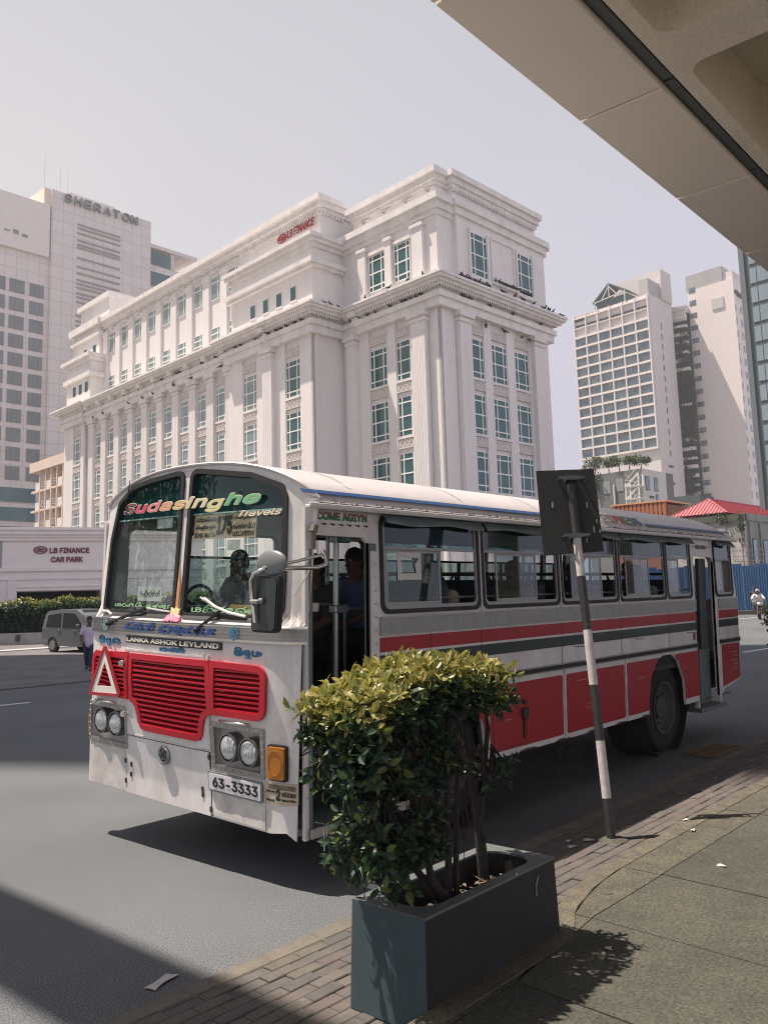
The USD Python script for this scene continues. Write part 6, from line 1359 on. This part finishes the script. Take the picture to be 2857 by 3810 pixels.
# ================================================================== PEOPLE, MOTORCYCLE, BIRDS
import manifold3d as m3
skin = M('skin_brown', (.12, .062, .04), .55); hairm = M('hair_black', (.012, .01, .01), .6)
def hull(a, ra, b, rb, n=14):
    s1 = m3.Manifold.sphere(ra, n).translate(tuple(map(float, a))); s2 = m3.Manifold.sphere(rb, n).translate(tuple(map(float, b))); return m3.Manifold.batch_hull([s1, s2])
def chain(pts, rs): return [hull(pts[i], rs[i], pts[i + 1], rs[i + 1]) for i in range(len(pts) - 1)]
def fuse(ms, e=.03, it=6):
    m = m3.Manifold.batch_boolean(ms, m3.OpType.Add).refine_to_length(e).to_mesh(); t = trimesh.Trimesh(m.vert_properties[:, :3], m.tri_verts, process=True)
    trimesh.smoothing.filter_taubin(t, iterations=it); return t
def hand(w, d, side_, r=1.):
    """palm, four bent fingers and a thumb starting at wrist w along d"""
    w = np.asarray(w, float); d = np.asarray(d, float) / np.linalg.norm(d); s = np.asarray(side_, float); s = s - d * (s @ d); s /= np.linalg.norm(s); n = np.cross(d, s)
    k = w + d * .085; out = [m3.Manifold.batch_hull([m3.Manifold.sphere(.016, 8).translate(tuple(p)) for p in (w + s * .018, w - s * .018, k + s * .032, k - s * .032)])]
    for i, L in enumerate((.07, .08, .075, .058)):
        o = k + s * (.03 - .02 * i); a = o + d * L * .5; b = a + (d * .75 + n * .65) * L * .5; out += chain([o, a, b], [.0095, .009, .0075])
    t0 = w + d * .03 + s * .026; t1 = t0 + (s * .7 + d * .6) * .045; out += chain([t0, t1, t1 + d * .03], [.012, .010, .008]); return out
def person(name, label, J, shirt, trousers=None, mat4=None, loc=(0, 0, 0), rotz=0., group=None, facing=(0, -1, 0), sleeve=.55, cap=None, shoes=None, e=.03):
    """J: joint dict (pelvis, chest, neck, head, shoulder/elbow/wrist l,r, hip/knee/ankle l,r)."""
    J = {k: np.asarray(v, float) for k, v in J.items()}; t = thing(name, label, 'person', group, loc=loc, rotz=rotz, mat4=mat4)
    f = np.asarray(facing, float); f /= np.linalg.norm(f); hd = J['head']; up = hd - J['neck']; up /= np.linalg.norm(up); sd_ = np.cross(f, up)
    ms = chain([J['pelvis'], J['chest'], J['neck'] - up * .02], [.135, .15, .07]) + chain([J['neck'] - up * .03, hd - up * .02], [.055, .06])
    ms += [m3.Manifold.batch_hull([m3.Manifold.sphere(.082, 16).translate(tuple(hd + up * .035 - f * .012)), m3.Manifold.sphere(.062, 14).translate(tuple(hd - up * .055 + f * .022)), m3.Manifold.sphere(.03, 10).translate(tuple(hd - up * .10 + f * .05))])]
    ms += chain([hd - up * .01 + f * .075, hd - up * .035 + f * .10], [.013, .016]); ms += [m3.Manifold.sphere(.02, 8).scale((1, 1, 1.4)).translate(tuple(hd + sd_ * s * .082 - up * .01)) for s in (-1, 1)]
    ms += [hull(hd - up * .065 + f * .075 + sd_ * .02, .012, hd - up * .065 + f * .075 - sd_ * .02, .012)]
    for s in 'lr':
        if 'elbow_' + s in J:
            a, b, c = J['shoulder_' + s], J['elbow_' + s], J['wrist_' + s]; ms += chain([J['chest'], a], [.10, .06]) + chain([a, b, c], [.055, .042, .028]) + hand(c, c - b, f if s == 'l' else -f)
        if 'knee_' + s in J:
            a, b, c = J['hip_' + s], J['knee_' + s], J['ankle_' + s]; ms += chain([a, b, c], [.085, .058, .04]) + chain([c, c + f * .14 + [0, 0, -.04]], [.04, .032])
    body = obj('body', fuse(ms, e), skin, t, smooth=True)
    sh = chain([J['pelvis'] + [0, 0, -.04], J['chest'], J['neck'] - up * .055], [.155, .168, .075])
    for s in 'lr':
        if 'elbow_' + s in J: a, b = J['shoulder_' + s], J['elbow_' + s]; sh += chain([J['chest'], a], [.12, .075]) + chain([a, a + (b - a) * sleeve * 1.4], [.072, .062])
    obj('shirt', fuse(sh, e), shirt, t, smooth=True)
    if trousers is not None:
        tr = [m3.Manifold.sphere(.155, 16).translate(tuple(J['pelvis']))]
        for s in 'lr': tr += chain([J['hip_' + s], J['knee_' + s], J['ankle_' + s] + [0, 0, .03]], [.10, .078, .066])
        obj('trousers', fuse(tr, e), trousers, t, smooth=True)
        for s in 'lr': obj('shoe', fuse(chain([J['ankle_' + s] + [0, 0, -.03], J['ankle_' + s] + f * .15 + [0, 0, -.05]], [.05, .042]), e), shoes or hairm, t, smooth=True)
    hr = m3.Manifold.batch_hull([m3.Manifold.sphere(.09, 16).translate(tuple(hd + up * .045 - f * .014)), m3.Manifold.sphere(.07, 12).translate(tuple(hd - up * .02 - f * .035))]) if cap is None else m3.Manifold.sphere(.125, 20).translate(tuple(hd + up * .03))
    hr = hr - m3.Manifold.sphere(.11 if cap is None else .1, 14).translate(tuple(hd + f * (.10 if cap is None else .14) - up * .075)); obj('hair' if cap is None else 'helmet', fuse([hr], .02, 2), hairm if cap is None else cap, t, smooth=True)
    eyem = M('eye_white', (.5, .48, .45), .3)
    for s in (-1, 1): obj('eye', MB().sphere(hd + f * .078 + sd_ * s * .032 + up * .012, .011, 1), eyem, t)
    return t
# man walking across the forecourt
purple = M('shirt_lilac', (.6, .5, .66), .8, var=.2, vscale=9.); navy = M('trousers_navy', (.025, .03, .075), .8)
wdir = np.array([-.62, -.78, 0]); wdir /= np.linalg.norm(wdir); wl = np.array([-wdir[1], wdir[0], 0])
V = lambda f_, l_, z_: wdir * f_ + wl * l_ + np.array([0, 0, z_])
person('pedestrian', 'man in lilac shirt and dark blue trousers walking in front of the grey car', dict(pelvis=V(0, 0, .86), chest=V(.03, 0, 1.17), neck=V(.05, 0, 1.37), head=V(.08, 0, 1.50), shoulder_l=V(.03, .17, 1.30), shoulder_r=V(.03, -.17, 1.30), elbow_l=V(-.10, .23, 1.06), wrist_l=V(-.03, .23, .86), elbow_r=V(.06, -.24, 1.05), wrist_r=V(.2, -.2, .88), hip_l=V(0, .09, .82), hip_r=V(0, -.09, .82), knee_l=V(.16, .09, .47), knee_r=V(-.05, -.09, .46), ankle_l=V(.20, .10, .09), ankle_r=V(-.24, -.09, .12)), purple, navy, loc=(13.95, 24.2, 0), facing=wdir)
# passengers inside the bus (bus coordinates, carried by the bus)
def seated(x, y, label, col, dz=0., turn=0., sleeve=.55, s=1.):
    f = np.array([-math.cos(turn), math.sin(turn), 0]); l = np.array([-f[1], f[0], 0]); O = np.array([x, y, 1.52 + dz]); Q = lambda a, b, c: O + (f * a + l * b + np.array([0, 0, c])) * s
    person('passenger', label, dict(pelvis=Q(0, 0, .08), chest=Q(.0, 0, .40), neck=Q(.03, 0, .60), head=Q(.05, 0, .72), shoulder_l=Q(0, .18, .52), shoulder_r=Q(0, -.18, .52), elbow_l=Q(.12, .25, .28), elbow_r=Q(.12, -.25, .28), wrist_l=Q(.32, .2, .2), wrist_r=Q(.32, -.2, .2), hip_l=Q(.05, .1, .05), hip_r=Q(.05, -.1, .05), knee_l=Q(.42, .1, .05), knee_r=Q(.42, -.1, .05), ankle_l=Q(.42, .1, -.38), ankle_r=Q(.42, -.1, -.38)), M('cloth_' + col[0], col[1], .8), M('trousers_dark', (.03, .03, .035), .8), mat4=busm, facing=f, e=.035, sleeve=sleeve)
seated(1.02, .95, 'dark silhouetted head seen through the front door, nearer the windscreen', ('black', (.03, .03, .03)), dz=-.06)
seated(1.48, .9, 'person in blue and white shirt seen through the front door', ('blue', (.09, .14, .26)), dz=.0)
seated(2.02, .44, 'passenger in a ribbed beige top at the first side window', ('beige', (.42, .34, .27)), dz=-.12, sleeve=.7)
seated(3.35, .44, 'passenger in orange clothing at the second side window', ('orange', (.55, .26, .04)), dz=-.1, sleeve=.7)
seated(4.6, .44, 'passenger in a mauve top at the window behind the striped pole', ('mauve', (.22, .16, .18)), dz=-.1)
seated(6.2, .44, 'passenger in pale top at the narrow window before the rear door', ('pale', (.4, .42, .42)), dz=-.12)
seated(2.3, .8, 'dark haired passenger behind the torn notice window', ('brown', (.12, .08, .06)), dz=0.)
seated(1.15, 2.1, 'bus driver in a grey shirt behind the windscreen', ('grey', (.25, .24, .24)), dz=.0)
seated(7.55, 1.2, 'person in grey-green top seen through the rear door', ('green', (.16, .2, .18)), dz=-.05)
# motorcycle with rider at the right edge
mdir = np.array([-.93, -.36, 0]); mdir /= np.linalg.norm(mdir); mrz = math.atan2(mdir[1], mdir[0]); MO = (53.2, 17.35, 0.)
mc = thing('motorcycle', 'small dark motorcycle ridden towards the viewer at the right edge', 'motorcycle', loc=MO, rotz=mrz)
mblk = M('bike_black', (.02, .025, .022), .35)
for x in (.62, -.62):
    w = obj('wheel', MB().lathe([(.22, -.05), (.29, -.05), (.31, 0), (.29, .05), (.22, .05)], (x, 0, .31), axis='y', n=20), rub, mc); obj('rim', MB().lathe([(.03, -.04), (.22, -.03), (.22, .03), (.03, .04)], (x, 0, .31), axis='y', n=12), rimm, w)
obj('tank', MB().sphere((.12, 0, .86), 1., 2, (.30, .15, .15)), mblk, mc, smooth=True); obj('seat', MB().cbox((-.65, -.13, .78), (-.08, .13, .88), .04), rub, mc); obj('engine', MB().cbox((-.12, -.15, .32), (.28, .15, .66), .05), M('engine_grey', (.2, .2, .2), .4, metal=.6), mc)
obj('fork', MB().tube([(.62, -.1, .31), (.42, -.1, 1.0)], .03, 6).tube([(.62, .1, .31), (.42, .1, 1.0)], .03, 6).tube([(.36, -.38, 1.06), (.42, -.1, 1.0), (.42, .1, 1.0), (.36, .38, 1.06)], .016, 6), M('fork_steel', (.3, .3, .3), .3, metal=.8), mc); obj('headlamp', MB().sphere((.52, 0, .92), .1, 2), M('lamp_clear', (.7, .7, .66), .1), mc, smooth=True); obj('mudguard', MB().cbox((.45, -.07, .6), (.8, .07, .66), .02), mblk, mc); obj('top_box', MB().cbox((-1.0, -.3, .95), (-.55, .3, 1.4), .03), M('box_white', (.5, .5, .48), .6), mc)
Q = lambda a, b, c: np.array([a, b, c])
rm = np.eye(4); rm[0, :3] = (*mdir[:2], 0); rm[1, :3] = (-mdir[1], mdir[0], 0); rm[3, :3] = MO
person('rider', 'rider in pale shirt and silver helmet on the motorcycle at the right edge', dict(pelvis=Q(-.25, 0, .98), chest=Q(-.15, 0, 1.32), neck=Q(-.10, 0, 1.50), head=Q(-.06, 0, 1.64), shoulder_l=Q(-.12, .19, 1.43), shoulder_r=Q(-.12, -.19, 1.43), elbow_l=Q(.1, .33, 1.22), elbow_r=Q(.1, -.33, 1.22), wrist_l=Q(.32, .36, 1.10), wrist_r=Q(.32, -.36, 1.10), hip_l=Q(-.2, .12, .95), hip_r=Q(-.2, -.12, .95), knee_l=Q(.2, .22, .85), knee_r=Q(.2, -.22, .85), ankle_l=Q(.0, .2, .42), ankle_r=Q(.0, -.2, .42)), M('shirt_pale', (.6, .56, .55), .8), M('trousers_brown', (.15, .11, .09), .8), mat4=rm, facing=(1, 0, 0), cap=M('helmet_silver', (.4, .4, .4), .25, metal=.4), sleeve=.75)
person('pedestrian', 'distant dark figure standing in front of the blue hoarding', dict(pelvis=Q(0, 0, .85), chest=Q(0, 0, 1.15), neck=Q(0, 0, 1.37), head=Q(0, 0, 1.5), shoulder_l=Q(0, .18, 1.3), shoulder_r=Q(0, -.18, 1.3), elbow_l=Q(0, .24, 1.05), elbow_r=Q(0, -.24, 1.05), wrist_l=Q(.1, .22, .85), wrist_r=Q(.1, -.22, .85), hip_l=Q(0, .09, .8), hip_r=Q(0, -.09, .8), knee_l=Q(.02, .09, .45), knee_r=Q(.02, -.09, .45), ankle_l=Q(0, .1, .08), ankle_r=Q(0, -.1, .08)), M('cloth_black', (.03, .03, .03), .8), M('trousers_blue', (.08, .12, .2), .8), loc=(60.9, 20.1, .25), rotz=math.pi, facing=(1, 0, 0))

# ------------------------------------------------------------------ pigeons on the ledges
pg = M('pigeon_grey', (.035, .035, .04), .7, var=.5, vscale=9., col2=(.09, .09, .1))
def bird(parent):
    b = [hull((-.10, 0, .10), .055, (.06, 0, .15), .07, 12), hull((.06, 0, .15), .055, (.11, 0, .235), .04, 12), m3.Manifold.sphere(.045, 12).translate((.125, 0, .265)), hull((.16, 0, .262), .013, (.195, 0, .25), .004, 8), m3.Manifold.batch_hull([m3.Manifold.sphere(.012, 6).translate(p) for p in ((-.10, .03, .1), (-.10, -.03, .1), (-.30, .04, .03), (-.30, -.04, .03))])]
    for s in (-1, 1): b += [m3.Manifold.batch_hull([m3.Manifold.sphere(.014, 6).translate(p) for p in ((.07, s * .07, .17), (.0, s * .085, .09), (-.22, s * .03, .07), (-.1, s * .08, .12))]), hull((.01, s * .03, .07), .009, (.015, s * .03, .0), .008, 6)]
    obj('body', fuse(b, .03, 4), pg, parent, smooth=True)
UV = lambda u, v, z: LB(np.array([[u, v, z]]))[0] + LBO
rgb = np.random.default_rng(13); spots = []
ZC, ZA, ZD = 24.05, 22.96, 21.96
for i in range(10): spots.append((1.0 + i * .33 + rgb.uniform(-.1, .1), -1.1, ZC, 'corner cornice left of the first upper window'))
for i in range(9): spots.append((6.0 + i * .33 + rgb.uniform(-.05, .05), -.62, 25.02, 'sill of the blank panel between the two upper corner windows'))
for i in range(8): spots.append((3.2 + i * 1.35 + rgb.uniform(-.4, .4), -1.15, ZC, 'main cornice of the corner block facing the street'))
for i in range(5): spots.append((9.6 + i * .3, -.5, 25.02, 'sill of the right upper corner window'))
for a in (11.6, 12.4, 12.9, 14.2): spots.append((a, -1.1, ZC, 'right end of the corner cornice'))
for a in (2.1, 2.9, 5.3, 8.2, 12.0): spots.append((a, -.5, ZA, 'architrave below the corner cornice'))
for a in (5.0, 7.3, 9.6, 10.6, 11.9, 12.6): spots.append((a, -.25, 21.46 if a < 11 else ZD - .4, 'relief panels and capitals under the corner architrave'))
for v in (1.4, 1.9, 2.4, 3.0, 3.3, 4.6, 6.2, 7.1, 8.6, 9.0): spots.append((-.45, v, ZA, 'architrave on the left side of the corner block'))
for v in (.5, 2.0, 4.0, 6.6): spots.append((-1.1, v, ZC, 'cornice on the left side of the corner block'))
for v in (11.2, 12.0, 13.1, 13.9, 14.5, 15.6, 16.1, 17.4, 19.6, 20.4): spots.append((-3.72, v, ZA, 'architrave of the projecting pavilion'))
for v in (22.6, 23.0, 23.9, 25.4, 26.2, 28.0, 28.6, 30.1, 30.6, 31.2, 33.5, 34.6, 35.2, 37.4, 38.1, 40.3, 41.2, 43.9, 46.2, 48.7): spots.append((-3.45, v, ZA if rgb.random() < .6 else ZD - .5 + .5, 'long colonnade architrave'))
for u in (-2.9, -2.2, -1.4): spots.append((u, 9.4, ZC, 'return cornice beside the pavilion corner'))
proto = None
groups = {}
for (u, v, z, where) in spots:
    p = UV(u, v, z); a = rgb.uniform(0, 6.28); lab = 'dark pigeon perched on the ' + where
    if proto is None:
        proto = thing('pigeon', lab, 'bird', 'pigeons on the ' + where, loc=p, rotz=a); bird(proto)
    else: copy_of(proto, 'pigeon', lab, p, a, float(rgb.uniform(.85, 1.15)) * 1.15, 'pigeons on the ' + where, 'bird')
